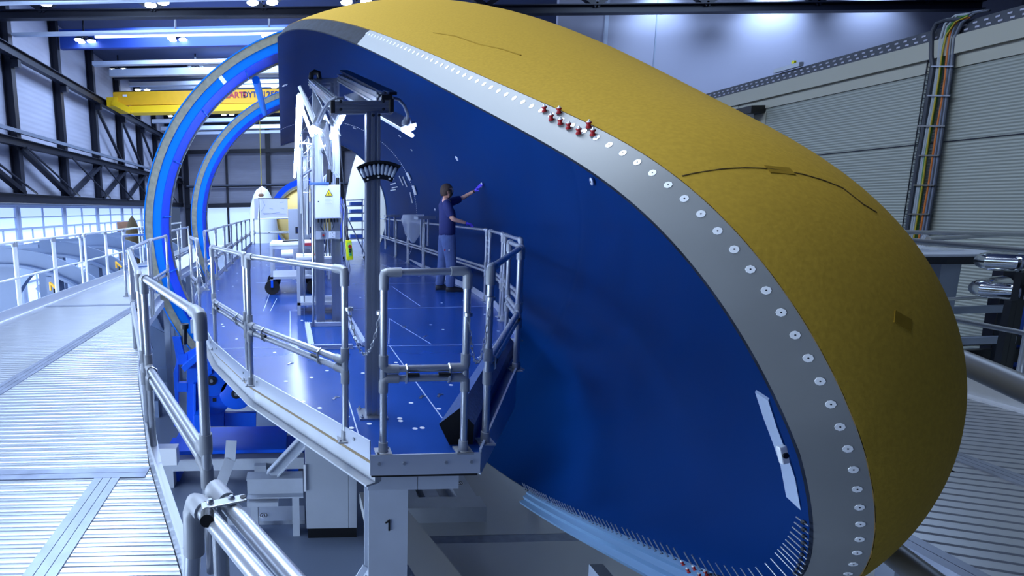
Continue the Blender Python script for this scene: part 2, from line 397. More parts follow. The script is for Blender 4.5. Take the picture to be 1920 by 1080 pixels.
truss(18.2, CH + 6.85, 1.9, -11.3, 26, 'nearest black roof truss above the yellow shell, at the top edge of view', 18)
truss(22.6, CH + 7.72, 1.9, -12.0, 27.6, 'second black roof truss, in front of the blue wall', 18)
tag(MB().tube((-12, 18.9, CH + 6.95), (27, 18.9, CH + 6.95), 0.06).build('roof_pipe', 'roof_white'), 'thin white pipe running between the two nearest roof trusses', 'pipe')
tag(MB().bar((-11.9, 24.3, atY(300, 60, 24.3).z), (11.0, 24.3, atY(300, 60, 24.3).z), 0.3, 0.1).build('roof_strip', 'roof_white', smooth=0), 'pale roof strip just behind the second truss', 'roof strip')
structure('window_20', MB().bb((-8.6, 24.9, atY(300, 68, 24.9).z), (10.5, 25.0, atY(300, 64.5, 24.9).z)), 'skylight')
tag(MB().bar((-11.9, 29.3, CH + 8.95), (11.2, 29.3, CH + 8.95), 0.3, 0.95).build('roof_girder', 'roof_blue', smooth=0), 'deep blue lit roof girder above the yellow crane', 'girder')
strips = [(33, 114, 121), (36, 129, 142), (40, 154, 161), (43, 163, 168), (46, 224, 231), (49, 238, 245), (53, 249, 254)]
sl = ['just above the crane, nearest', 'second above the crane', 'third above the crane', 'thin, just over the crane', 'first below the crane', 'second below the crane', 'farthest, by the back wall']
for i, (y, a, b) in enumerate(strips):
    z0 = atY(300, b, y).z; z1 = atY(300, a, y).z
    tag(MB().bb((-11.6, y - 0.2, z0), (11.0, y + 0.2, z1)).build('roof_purlin', 'roof_white', smooth=0), 'white roof purlin ' + sl[i], 'purlin', 'white roof purlins')
truss(38, CH + 9.0, 0.8, -12, 11, 'shallow black truss between the white purlins before the crane', 14)
truss(44.5, CH + 8.6, 1.0, -12, 11, 'shallow black truss behind the crane', 14)
truss(57.0, CH + 8.9, 0.7, -12, 11, 'farthest black truss against the back wall', 12)
# high bay lamp clusters
lamps = [(158, 77, 29, 3), (330, 74, 29, 3), (505, 70, 29, 3), (222, 130, 36, 2), (367, 129, 36, 2), (267, 168, 43, 2), (86, 6, 21, 1), (288, 4, 21, 3), (492, 4, 21, 2), (327, 217, 50, 2), (427, 215, 50, 2), (514, 163, 43, 1), (372, 250, 56, 1), (668, 3, 21, 2), (800, 1, 21, 2)]
ll = ['left of three in front of the blue girder', 'middle of three in front of the blue girder', 'beside the top of the blue ring', 'left, in front of the white purlins', 'right, in front of the white purlins',
      'just above the left end of the crane', 'single, at the top left corner', 'at the top edge above the wall columns', 'at the top edge near the yellow shell', 'left, below the crane', 'right, below the crane', 'beside the shell rim above the crane', 'small, near the back wall', 'at the top edge over the shell rim', 'at the top edge over the middle of the shell']
for (px, py, Y, n), s in zip(lamps, ll):
    p = atY(px, py, Y); r = thing('ceiling_lamp', 'bright round ceiling lamp cluster ' + s, 'lamp', p, 'ceiling lamp clusters')
    MB().tube(p, (p.x, p.y, min(p.z + 1.2, ROOF)), 0.05, 6).box(p + Vector((0, 0, 0.16)), (0.5, 0.3, 0.06)).build('bracket', 'frame_dark', r)
    for i in range(n):
        a = PI * 2 * i / n; q = p + Vector((math.cos(a) * 0.36 if n > 1 else 0, math.sin(a) * 0.3 if n > 1 else 0, 0))
        hd = MB().lathe([(0.10, 0.16), (0.22, 0.02), (0.23, 0.0)], q, 12).build('lamp_head', 'dark_steel', r)
        MB().lathe([(0.2, -0.05), (0.215, 0.0), (0.2, 0.005)], q, 12).build('lens', 'lamp_glow', hd)

# yellow overhead crane
cy = 35.0; r = thing('overhead_crane', 'yellow double girder overhead crane spanning the hall', 'crane', (0, cy, CH + 6.5))
z = lambda py, Y=cy: atY(300, py, Y).z
g = MB().bb((-11.2, cy, z(196)), (26, cy + 0.6, z(171))); g.build('front_girder', 'crane_yellow', r, smooth=0)
MB().bb((-10.2, cy - 0.15, z(211)), (26, cy + 0.9, z(198))).build('lower_girder', 'crane_yellow_deep', r, smooth=0)
MB().bb((-11.6, cy - 0.1, z(198)), (-10.9, cy + 2.6, z(181))).bar((-11.2, cy, z(190)), (-10.1, cy, z(208)), 0.4, 0.35).build('end_carriage', 'crane_yellow_deep', r, smooth=0)
MB().bb((-11.0, cy + 0.1, z(171)), (26, cy + 0.5, z(169))).build('walk_grating', 'dark_steel', r, smooth=0)
MB().bb((atY(230, 178, cy).x, cy - 0.02, z(180)), (atY(238, 178, cy).x, cy, z(176))).build('rating_plate', 'white_paint', r, smooth=0)
text_part('CARTI', 0.50, 'ink_red', r, (atY(440, 180.5, cy).x, cy - 0.03, z(181.5)), (1, 0, 0), (0, 0, 1), bold=0.012)
text_part('-', 0.50, 'ink_red', r, (atY(457.5, 180.5, cy).x, cy - 0.03, z(181.5)), (1, 0, 0), (0, 0, 1), bold=0.012)
text_part('DYTA', 0.50, 'ink_navy', r, (atY(473, 180.5, cy).x, cy - 0.03, z(181.5)), (1, 0, 0), (0, 0, 1), bold=0.012, sx=0.9)
text_part('1250', 0.50, 'ink_navy', r, (atY(507, 180.5, cy).x, cy - 0.03, z(181.5)), (1, 0, 0), (0, 0, 1), bold=0.012)

# ================================================================ fairing half shell
AL = -0.4073339; AX, AZ, YAW, PIT = 0.958989, 0.469056, -0.020036, 0.015225
RS = 2.6; SY0, SYT = 6.5256, 1.00835; c1, c2, c3, d1, d2 = -0.402753, 0.083357, -0.0013, 0.081171, 0.046927
YFAR = 18.72
def prof(t):
    th = t * PI / 2; s = math.sin(th)
    Y = SY0 - (SY0 - SYT) * s * (1 + d1 * math.sin(2 * th) + d2 * math.sin(4 * th))
    r = RS * max(0, math.cos(th) * (1 + c1 * math.sin(2 * th) + c2 * math.sin(4 * th) + c3 * math.sin(6 * th)))
    return Y, (0.0 if t >= 1 else r)
NT = 90
PR = [(YFAR, RS), (16.6, RS), (14.47, RS), (12.4, RS), (10.4, RS), (8.4, RS), (7.4, RS)] + [prof(i / NT) for i in range(NT + 1)]
def offprof(th):
    out = []
    for i, (Y, r) in enumerate(PR):
        a = PR[max(i - 1, 0)]; b = PR[min(i + 1, len(PR) - 1)]
        dY, dr = b[0] - a[0], b[1] - a[1]; l = math.hypot(dY, dr)
        nY, nr = dr / l, -dY / l
        if i == len(PR) - 1: nY, nr = -1.0, 0.0
        out.append((Y + nY * th, max(0, r + nr * th), nY, nr))
    return out
def SP(Y, r, phi):
    return Vector((r * math.sin(phi) + AX + YAW * (Y - 3), Y, CH + r * math.cos(phi) - AZ + PIT * (Y - 3)))
def interp(P, t):
    i = min(int(t), len(P) - 2); f = t - i
    return tuple(P[i][k] * (1 - f) + P[i + 1][k] * f for k in range(len(P[0])))
def cut_index(P, w):
    """fractional index where r drops to w"""
    for i in range(len(P) - 1):
        if P[i][1] >= w > P[i + 1][1]: return i + (P[i][1] - w) / (P[i][1] - P[i + 1][1])
    return len(P) - 1.0
def shell_grid(off, w0, i0=0, nphi=56, i1=None):
    P = offprof(off); iw = cut_index(P, max(w0, 0.004)) if i1 is None else i1
    idx = [i for i in range(i0, len(P)) if i < iw] + [iw]; rows = []
    for t in idx:
        Y, r, _, _ = interp(P, t); d = math.asin(min(1, w0 / r)) if w0 > 0 else 0
        rows.append([SP(Y, r, AL + d + (PI - 2 * d) * j / nphi) for j in range(nphi + 1)])
    return rows
shell = thing('rocket_fairing_half', 'giant half shell of a rocket nose fairing, yellow cork outside and deep blue inside', 'rocket fairing', SP(6, 0, 0) + Vector((0, 0, -2.7)))
mb = MB(); mb.loft(shell_grid(0.0, 0.0)); mb.build('inner_skin', 'interior_coating', shell, smooth=60, fix=False)
TB, TC = 0.046, 0.052; WBD = 0.089
# start of the bare metal band (index in profile)
IB = next(i for i, p in enumerate(PR) if p[0] < 3.15)
mb = MB(); mb.loft(shell_grid(TC, WBD)); 
mb.build('cork_cover', 'cork', shell, smooth=60, fix=False)
# structural skin under the band plus the edge face all round
P0, PB = offprof(0.0), offprof(TB)
def edge_curve(P, w, i0=0, n_tip=10):
    iw = cut_index(P, w) if w > 0.004 else len(P) - 1.0
    idx = [i for i in range(i0, len(P)) if i < iw - 0.02] + [iw]
    up = []; lo = []
    for t in idx:
        Y, r, _, _ = interp(P, t); d = math.asin(min(1, w / r)) if (w > 0 and r > w) else (PI / 2 if w > 0 else 0)
        up.append(SP(Y, r, AL + d)); lo.append(SP(Y, r, AL + PI - d))
    return up + lo[::-1][1:]
def resample(c, n):
    L = [0]
    for a, b in zip(c, c[1:]): L.append(L[-1] + (b - a).length)
    out = []; k = 0
    for i in range(n + 1):
        s = L[-1] * i / n
        while k < len(L) - 2 and L[k + 1] < s: k += 1
        f = (s - L[k]) / max(1e-9, L[k + 1] - L[k]); out.append(c[k].lerp(c[k + 1], min(1, f)))
    return out
def band_rows(P, ws, i0, n=420): return [resample(edge_curve(P, w, i0), n) for w in ws]
mb = MB()
OB = lambda w_: 0.008 + 0.042 * w_ / WBD
up_rows = [resample(edge_curve(offprof(OB(w_)), w_, IB), 420) for w_ in (0.0, 0.02, 0.045, 0.068, WBD)]; mb.loft(up_rows); mb.build('edge_band', 'band_metal', shell, smooth=60, fix=False)
mb = MB(); mb.loft([resample(edge_curve(offprof(OB(w_) - 0.003), w_, 0), 420) for w_ in (0.0, 0.05, WBD)]); mb.build('bare_edge_strip', 'edge_dark', shell, smooth=60, fix=False)
mb = MB(); mb.loft([resample(edge_curve(P0, 0.0, 0), 600), resample(edge_curve(offprof(0.008), 0.0, 0), 600)]); mb.build('split_edge', 'edge_dark', shell, smooth=60, fix=False)
mb = MB(); mb.loft(band_rows(offprof(TC), [WBD], 0) + band_rows(PB, [WBD - 0.001], 0)); mb.build('cork_edge', 'cork_seam', shell, smooth=60, fix=False)
# far end frame
mb = MB(); mb.loft([[SP(YFAR, q, AL + PI * j / 60) for j in range(61)] for q in (RS - 0.03, RS + TC)]); mb.build('end_frame', 'steel', shell, smooth=60, fix=False)
# fasteners down the band
def along(P, w, i0, step, side=None):
    c = edge_curve(P, w, i0); L = 0; nxt = 0; out = []
    for a, b in zip(c, c[1:]):
        l = (b - a).length
        while nxt <= L + l:
            f = (nxt - L) / max(l, 1e-9); out.append((a.lerp(b, f), (b - a).normalized(), None)); nxt += step
        L += l
    return out
def snormal(p):
    Y = p.y; ax = Vector((AX + YAW * (Y - 3), Y, CH - AZ + PIT * (Y - 3))); rad = (p - ax)
    r = rad.length; 
    best = min(range(len(PB)), key=lambda i: (PB[i][0] - Y) ** 2 + (PB[i][1] - r) ** 2)
    nY, nr = PB[best][2], PB[best][3]
    d = rad.normalized() if r > 1e-4 else Vector((1, 0, 0))
    return Vector((d.x * nr, nY, d.z * nr)).normalized()
PF = offprof(OB(0.068))
def bnorm(p): return (snormal(p) * 0.089 + Vector((-math.cos(AL), 0, math.sin(AL))) * 0.042).normalized()
fast = along(PF, 0.068, IB, 0.0485)
for i, (p, t, _) in enumerate(fast[:100]):
    n = bnorm(p); f = MB().lathe([(0.0085, 0.0), (0.0085, 0.0007), (0.0083, 0.0009)], p, 8, n).build('fastener', 'washer', shell, smooth=0)
    MB().lathe([(0.0016, 0.0008), (0.0016, 0.0012)], p, 8, n).build('fastener_hole', 'dark_steel', f)
# plate joint across the band
for f_ in (0.30,):
    k = int(420 * f_)
# red clamp knobs clipped on the upper band
def clamp(p, n, label, group, s=1.0):
    r_ = thing('clamp_knob', label, 'clamp', p, group)
    MB().lathe([(0.0085 * s, 0), (0.0095 * s, 0.004 * s), (0.0062 * s, 0.009 * s), (0.0062 * s, 0.012 * s), (0.0095 * s, 0.016 * s), (0.0085 * s, 0.02 * s)], p, 14, n).build('knob', 'red_plastic', r_)
    MB().lathe([(0.007 * s, 0.02 * s), (0.007 * s, 0.0225 * s), (0.0035 * s, 0.023 * s), (0.003 * s, 0.028 * s)], p, 12, n).build('pin', 'washer', r_)
def on_band(px, py):
    # nearest band point to a viewing ray
    d = ray(px, py); best = None
    for w_ in (0.02, 0.032, 0.045, 0.056, 0.068, 0.08):
        for q in resample(edge_curve(offprof(OB(w_)), w_, IB), 900):
            v = q - Vector((0, 0, CH)); 
            if v.y < 0.2: continue
            e = (v / v.y - d / d.y).length
            if best is None or e < best[0]: best = (e, q)
    return best[1]
CK = [(1019, 214), (1034, 222), (1047, 216), (1053, 231), (1069, 239), (1088, 248), (1101, 243), (1110, 259)]
for i, (px, py) in enumerate(CK):
    p = on_band(px, py); clamp(p, (snormal(p) + Vector((0, 0, 0.8))).normalized(), 'dark red clamp knob on the upper metal band, %s from the far end' % ORD[i], 'red clamp knobs on the upper band', 0.78)
# pins along the lower rim, and the pale blue edge rail below it
low = resample(edge_curve(P0, 0.0, 0), 1600)[800:]
TD = Vector((-math.cos(AL), 0, math.sin(AL)))          # leaving the shell through the split plane
def axis_pt(Y): return Vector((AX + YAW * (Y - 3), Y, CH - AZ + PIT * (Y - 3)))
def inn(p): return -snormal(p)
L = 0; nxt = 0.02; pins = []
for a, b in zip(low, low[1:]):
    L += (b - a).length
    if L >= nxt and to_px(a)[0] > 988 and not (a.y < 1.3 and to_px(a)[1] < 975): pins.append((a, inn(a))); nxt += 0.0485
for p, n in pins[:92]:
    q = p + TD * 0.012
    ln_ = 0.05 if p.y > 1.5 else 0.016 + 0.034 * min(1, max(0, (to_px(p)[1] - 975) / 95))
    f = MB().tube(q - n * 0.01, q + n * ln_, 0.0027 if p.y > 1.5 else 0.0018, 8).build('pin', 'steel', shell)
    MB().lathe([(0.005, -0.002), (0.005, 0.003)], q, 10, n).build('pin_nut', 'dark_steel', f)
rl = [p for p in low if to_px(p)[0] > 990 or p.y < 2][40:]
rows = [[], [], [], [], [], [], [], []]
for p in rl[::4]:
    n = inn(p)
    for k, (a, b) in enumerate(((0.0, 0.002), (0.030, 0.002), (0.032, -0.012), (0.062, -0.014), (0.064, -0.034), (0.10, -0.036), (0.10, -0.05), (0.0, -0.05))): rows[k].append(p + TD * a + n * b)
mb = MB(); mb.loft([list(x) for x in zip(*rows)], closed=True, cap=True); mb.build('edge_rail', 'steel_rail_blue' if 'steel_rail_blue' in M else 'steel_paint', shell, smooth=20)
CK2 = [(1295, 1048), (1307, 1052), (1318, 1046), (1321, 1058), (1333, 1062), (1348, 1066), (1358, 1062), (1364, 1074)]
for i, (px, py) in enumerate(CK2):
    d = ray(px, py); p = min((q + TD * (0.02 + 0.02 * (i % 2)) for q in rl[::3]), key=lambda v: ((v.x / v.y - d.x / d.y) ** 2 + ((v.z - CH) / v.y - d.z / d.y) ** 2))
    clamp(p, inn(p), 'dark red clamp knob on the lower edge rail, %s from the far end' % ORD[i], 'red clamp knobs on the lower rail', 0.6)
# rivet row and inserts on the inner skin
mb = MB()
for j in range(150):
    ph = AL + PI * (j + 0.5) / 150; p = SP(14.47, RS - 0.004, ph); n = (axis_pt(14.47) - p).normalized(); mb.lathe([(0.016, 0), (0.012, 0.012)], p, 6, n)
o = mb.build('rivet_row', 'washer', shell); o['kind'] = 'stuff'
def skin_hit(px, py):
    d = ray(px, py); d = d / d.y; Y = 1.2; ins = False
    while Y < YFAR:
        p = Vector((0, 0, CH)) + d * Y; a = axis_pt(Y); rr = math.hypot(p.x - a.x, p.z - a.z)
        r = RS if Y > SY0 else next((PR[i][1] for i in range(len(PR)) if PR[i][0] <= Y), 0)
        if rr < r - 0.05: ins = True
        elif ins and rr >= r: return p
        Y += 0.01
    return p
def disc_on_skin(px, py, rad, m='washer', sx=1.0):
    p = skin_hit(px, py); n = inn(p); p = p + n * 0.004
    f = MB().lathe([(rad, 0), (rad, 0.006), (rad * 0.8, 0.01)], p, 18, n, sx=sx).build('insert_disc', m, shell)
    MB().lathe([(rad * 0.25, 0.01), (rad * 0.25, 0.014)], p, 10, n).build('insert_hole', 'dark_steel', f)
for px, py, rd in ((857, 297, .05), (722, 166, .04), (750, 255, .04), (772, 281, .03), (534, 159, .05), (1110, 340, .045), (816, 393, .03), (665, 240, .05), (774, 250, .03)):
    disc_on_skin(px, py, rd)
for px, py, l, ang in ((768, 330, 0.22, 1), (779, 356, 0.25, 1), (761, 340, 0.3, 0), (754, 338, 0.3, 0), (773, 370, 0.3, 0)):
    p = skin_hit(px, py); n = inn(p); t = n.cross(Vector((0, 1, 0))).normalized()
    MB().box(p + n * 0.03, (0.02, 0.22 if ang else 0.05, l), Matrix((n, Vector((0, 1, 0)), t)).transposed()).build('mounting_strip', 'washer', shell, smooth=0)
for px, py in ((735, 336), (738, 344), (741, 351), (738, 356)):
    p = skin_hit(px, py); n = inn(p); t = n.cross(Vector((0, 1, 0))).normalized()
    MB().box(p + n * 0.02, (0.01, 0.9, 0.03), Matrix((n, Vector((0, 1, 0)), t)).transposed()).build('mounting_strip', 'washer', shell, smooth=0)
# steel bracket inside the nose
def near_skin(px, py, Y0=1.05):
    d = ray(px, py); d = d / d.y; Y = Y0
    while Y < 6:
        p = Vector((0, 0, CH)) + d * Y; a = axis_pt(Y); rr = math.hypot(p.x - a.x, p.z - a.z)
        r = next((PR[i][1] for i in range(len(PR)) if PR[i][0] <= Y), 0)
        if rr >= r - 0.01 and p.x > a.x - 0.1: return p
        Y += 0.004
    return p
bp = [atY(1441, 750, 1.22), atY(1457, 800, 1.21), atY(1476, 850, 1.20), atY(1491, 895, 1.19), atY(1502, 955, 1.18)]
mb = MB(); ws = Vector((0.007, 0.006, 0.003)); dp = Vector((0.02, 0.06, 0.0))
mb.loft([[p - ws * 0.4, p + ws * 0.8, p + ws * 0.8 + dp, p - ws * 0.4 + dp] for p in bp], closed=True, cap=True); mb.build('inner_bracket', 'steel_paint', shell, smooth=20)
q = atY(1468, 852, 1.19)
b_ = MB().box(q, (0.018, 0.012, 0.045), Matrix.Rotation(-0.3, 3, 'Y')).build('bracket_lug', 'washer', shell, bevel=0.002)
MB().lathe([(0.007, -0.001), (0.007, 0.002)], q + Vector((0, -0.007, 0)), 12, (0, -1, 0)).build('lug_hole', 'ink_black', b_)
# cork patches and seams on the outside
PC = offprof(TC)
def cork_hit(px, py):
    d = ray(px, py); d = d / d.y; best = None
    for i, (Y, r, nY, nr) in enumerate(PC):
        if Y > 9: continue
        for j in range(10, 170):
            ph = AL + PI * j / 180; p = SP(Y, r, ph); e = (p.x / Y - d.x) ** 2 + ((p.z - CH) / Y - d.z) ** 2
            n = Vector((nr * math.sin(ph), nY, nr * math.cos(ph)))
            if n.dot(p - Vector((0, 0, CH))) < 0 and (best is None or e < best[0]): best = (e, p, n, i, ph)
    return best
def cork_patch(px, py, w_, h_, rot=0.3):
    e, p, n, i, ph = cork_hit(px, py); x = n.cross(Vector((0, 0, 1))).normalized(); y = x.cross(n)
    x2 = x * math.cos(rot) + y * math.sin(rot); y2 = n.cross(x2)
    MB().box(p, (w_, h_, 0.0016), Matrix((x2, y2, n)).transposed()).build('cork_patch', 'cork_patch', shell, smooth=0)
cork_patch(1688, 605, 0.045, 0.026, 0.5); cork_patch(1462, 326, 0.06, 0.025, 0.15)
seam = [(1276, 336), (1300, 325), (1350, 314), (1400, 311), (1440, 314), (1500, 324), (1540, 338), (1580, 356), (1620, 382), (1640, 396)]
mb = MB(); hs = [cork_hit(*s) for s in seam]
mb.path([h[1] + h[2] * 0.0004 for h in hs], 0.0016, 6); mb.build('cork_seam', 'cork_seam', shell)
mb = MB(); mb.path([cork_hit(*s)[1] for s in ((810, 62), (850, 70), (900, 82), (945, 92), (975, 101))], 0.003, 6); mb.build('cork_seam', 'cork_patch', shell)

# ================================================================ blue cradle rings
RO = 3.41
def ring(Y, label, with_tie):
    c = axis_pt(Y); r_ = thing('cradle_ring', label, 'ring', (c.x, Y, c.z - RO), 'blue cradle rings')
    def ann(r0, r1, y0, y1, name, m, seg=120):
        mb = MB(); rows = []
        for i in range(seg + 1):
            a = 2 * PI * i / seg; u = Vector((math.sin(a), 0, math.cos(a)))
            rows.append([c + u * r0 + Vector((0, y0, 0)), c + u * r1 + Vector((0, y0, 0)), c + u * r1 + Vector((0, y1, 0)), c + u * r0 + Vector((0, y1, 0))])
        mb.loft(rows, closed=True); return mb.build(name, m, r_, smooth=40)
    ann(3.28, RO, 0, 0.6, 'tread_band', 'ring_tread')
    ann(RO, RO + 0.02, -0.01, 0.61, 'outer_rim', 'ring_blue')
    ann(3.14, 3.28, 0.015, 0.585, 'ring_web', 'ring_blue')
    ann(3.125, 3.14, 0.016, 0.60, 'inner_flange', 'ring_blue_dark')
    ann(3.095, 3.125, 0.57, 0.62, 'flange_lip', 'ring_tread')
    for k in range(20):
        a = 2 * PI * (k + 0.3) / 20; u = Vector((math.sin(a), 0, math.cos(a))); t = Vector((math.cos(a), 0, -math.sin(a)))
        MB().box(c + u * 3.105 + Vector((0, 0.32, 0)), (0.015, 0.5, 0.04), Matrix((t, Vector((0, 1, 0)), u)).transposed()).build('stiffener', 'ring_blue', r_, smooth=0)
    return r_, c
r1, cA = ring(9.3, 'nearest big blue cradle ring round the shell, with grey tread', True)
r2, cB = ring(14.1, 'second blue cradle ring, behind the nearest one', False)
a_ = -0.62
for k, (aa, w_) in enumerate(((-0.66, 0.14),)):
    u = Vector((math.sin(aa), 0, math.cos(aa))); t = Vector((math.cos(aa), 0, -math.sin(aa)))
    MB().box(cA + u * 3.21 + Vector((0, 0.008, 0)), (0.07, 0.01, 0.14), Matrix((t, Vector((0, 1, 0)), u)).transposed()).build('marker_plate', 'white_paint', r1, smooth=0)
pA = atY(480, 150, 9.9); pB = atY(496, 212, 14.1)
MB().tube(pA, pB, 0.07, 20).build('tie_tube', 'ring_blue', r1)
r3 = thing('cradle_ring', 'farthest blue cradle ring, small, around the yellow dome at the back', 'ring', (atY(575, 410, 44).x, 44, atY(575, 484, 44).z), 'blue cradle rings')
cc = atY(577, 409, 44); mb = MB(); rows = []
for i in range(81):
    a = 2 * PI * i / 80; u = Vector((math.sin(a), 0, math.cos(a))); rows.append([cc + u * 2.75, cc + u * 3.2, cc + u * 3.2 + Vector((0, .5, 0)), cc + u * 2.75 + Vector((0, .5, 0))])
mb.loft(rows, closed=True); mb.build('ring_web', 'ring_blue_dark', r3)
mb = MB(); rows = []
for i in range(81):
    a = 2 * PI * i / 80; u = Vector((math.sin(a), 0, math.cos(a))); rows.append([cc + u * 2.6, cc + u * 2.75, cc + u * 2.75 + Vector((0, .55, 0)), cc + u * 2.6 + Vector((0, .55, 0))])
mb.loft(rows, closed=True); mb.build('tread_band', 'ring_tread', r3)
MB().bb((cc.x - 1.5, 43.9, 0), (cc.x + 1.5, 44.7, cc.z - 3.0)).build('base', 'ring_blue_dark', r3, smooth=0)
tag(MB().lathe([(2.6, 0), (2.5, -0.1), (2.1, -0.9), (1.3, -1.6), (0.4, -1.95), (0, -2)], (cc.x, 44.6, cc.z), 40, (0, 1, 0)).build('domed_shell', 'dome_yellow'), 'pale yellow domed shell held inside the farthest blue ring', 'shell')
# ================================================================ work platform
def V3(p, z): return Vector((p[0], p[1], z))
LE = [(0.434, 3.015), (-0.40, 4.42), (-0.88, 5.56), (-1.55, 7.9), (-1.70, 9.2), (-1.74, 12.0), (-1.86, 24.0)]
RE = [(1.085, 3.02), (1.96, 4.62), (2.44, 5.70), (2.90, 7.63), (3.06, 9.13), (3.09, 12.4), (3.08, 17.6), (3.08, 24.0)]
plat = thing('work_platform', 'raised work platform with dark blue boards reaching inside the shell', 'platform', (0.7, 12, DZ - 0.3))
poly = LE[::-1] + RE
MB().prism(poly, 'z', DZ - 0.03, DZ).build('deck', 'deck_board', plat, smooth=0)
MB().prism([(p[0] * 0.995 + 0.003, p[1] + 0.01) for p in poly], 'z', DZ - 0.055, DZ - 0.031).build('plywood_layer', 'plywood', plat, smooth=0)
jm = MB()
def joint(a, b, w_=0.008): jm.bar(V3(a, DZ + 0.001), V3(b, DZ + 0.001), w_, 0.002)
def px(x, y): p = atZ(x, y, DZ); return (p.x, p.y)
for a, b in (((631, 675), (680, 841)), ((730, 648), (829, 784)), ((729, 597), (808, 645)), ((735, 537), (788, 574)), ((400, 654), (968, 645)), ((545, 583), (545 + 385, 574)), ((660, 532), (900, 530)), ((640, 497), (800, 494)),
             ((507, 583), (519, 560)), ((494, 583), (517, 520)), ((544, 583), (544, 652)), ((665, 477), (760, 512)), ((729, 645), (730, 597)), ((480, 530), (540, 528)), ((500, 500), (535, 500))):
    joint(px(*a), px(*b))
jm.build('board_joints', 'joint_white', plat, smooth=0)
im = MB(); rnd = random.Random(3)
for k in range(95):
    y = 3.4 + (k / 95) ** 1.6 * 15; x = -1.5 + rnd.random() * 4.4
    xl = max(p[0] for p in LE if p[1] >= y - 2.4) if y < 8 else -1.6
    if y < 8:
        for (x0, y0), (x1, y1) in zip(LE, LE[1:]):
            if y0 <= y <= y1: xl = x0 + (x1 - x0) * (y - y0) / (y1 - y0)
        for (x0, y0), (x1, y1) in zip(RE, RE[1:]):
            if y0 <= y <= y1: xr = x0 + (x1 - x0) * (y - y0) / (y1 - y0)
    else: xr = 2.95
    x = xl + 0.12 + (xr - xl - 0.24) * rnd.random()
    f = MB().lathe([(0.018, 0), (0.018, 0.002)], (x, y, DZ), 8).build('deck_insert', 'washer', plat)
for pxy in ((543, 645 + 37), (628, 747), (790, 745), (823, 742), (757, 613), (796, 631)):
    p = px(*pxy); MB().box((p[0], p[1], DZ + 0.003), (0.07, 0.018, 0.005), Matrix.Rotation(1.1, 3, 'Z')).box((p[0] + .02, p[1] + .02, DZ + 0.003), (0.04, 0.015, 0.005), Matrix.Rotation(0.2, 3, 'Z')).build('recessed_handle', 'steel', plat, smooth=0)
def toe(a, b, name='toe_board', bolts=2, h=0.145, low=-0.06):
    a, b = V3(a, 0), V3(b, 0); d = (b - a).normalized(); n = Vector((d.y, -d.x, 0))
    m_ = (a + b) / 2; 
    if (m_ - Vector((0.7, 8, 0))).dot(n) < 0: n = -n
    R = Matrix((d, n, Vector((0, 0, 1)))).transposed()
    o = MB().box(m_ + n * 0.008 + Vector((0, 0, DZ + low + h / 2)), ((b - a).length + 0.01, 0.008, h), R).build(name, 'kick_plate', plat, smooth=0)
    L_ = (b - a).length
    for s_ in ([0.05, 0.2, L_ - 0.2, L_ - 0.05] if bolts == 2 else [0.15, L_ - 0.15]):
        MB().lathe([(0.011, 0), (0.011, 0.008)], a + d * s_ + n * 0.012 + Vector((0, 0, DZ + low + 0.075)), 6, n).build('bolt', 'steel', o)
    return n
for a, b in zip(LE, LE[1:]): toe(a, b, bolts=1, h=0.12, low=-0.02)
toe(LE[0], RE[0], bolts=2, h=0.13, low=-0.12)
for a, b in zip(RE[1:], RE[2:]): toe(a, b, bolts=1, h=0.12, low=-0.02)
a, b = RE[0], RE[1]
MB().loft([[V3(a, DZ - 0.13), V3(a, DZ + 0.03), V3((a[0] + .01, a[1] - .01), DZ + 0.03), V3((a[0] + .01, a[1] - .01), DZ - 0.13)],
           [V3(b, DZ - 0.33), V3(b, DZ + 0.03), V3((b[0] + .01, b[1] - .01), DZ + 0.03), V3((b[0] + .01, b[1] - .01), DZ - 0.33)]], closed=True, cap=True).build('side_plate', 'steel_paint', plat, smooth=0)
MB().bb((0.44, 3.02, DZ - 0.14), (1.08, 3.10, DZ - 0.105)).build('front_seal', 'rubber', plat, smooth=0)
# edge channels under the deck
for i, (a, b) in enumerate(list(zip(LE, LE[1:]))[:4]):
    a, b = V3(a, DZ - 0.12), V3(b, DZ - 0.12); sh = Vector((0.05, 0.03, 0))
    MB().bar(a + sh, b + sh, 0.05, 0.13).bar(a + sh * 0.3 + Vector((0, 0, -0.065)), b + sh * 0.3 + Vector((0, 0, -0.065)), 0.10, 0.012).build('edge_channel', 'aluminium', plat, smooth=0)
for y in (4.6, 5.8, 7.5, 9.8, 12, 15, 18, 21):
    MB().bb((-0.2 if y < 5 else -0.7 if y < 7 else -1.5, y - 0.05, DZ - 0.25), (1.5 if y < 5 else 2.1 if y < 7 else 2.8, y + 0.05, DZ - 0.056)).build('cross_beam', 'steel_paint', plat, smooth=0)
for x in (0.1, 1.1):
    MB().bb((x, 4.2, DZ - 0.42), (x + 0.12, 24, DZ - 0.251)).build('main_beam', 'steel_paint', plat, smooth=0)
MB().bb((0.43, 3.12, DZ - 0.28), (0.74, 3.2, DZ - 0.14)).bb((0.745, 3.12, DZ - 0.28), (1.0, 3.2, DZ - 0.14)).build('end_beam', 'steel_paint_light', plat, smooth=0)

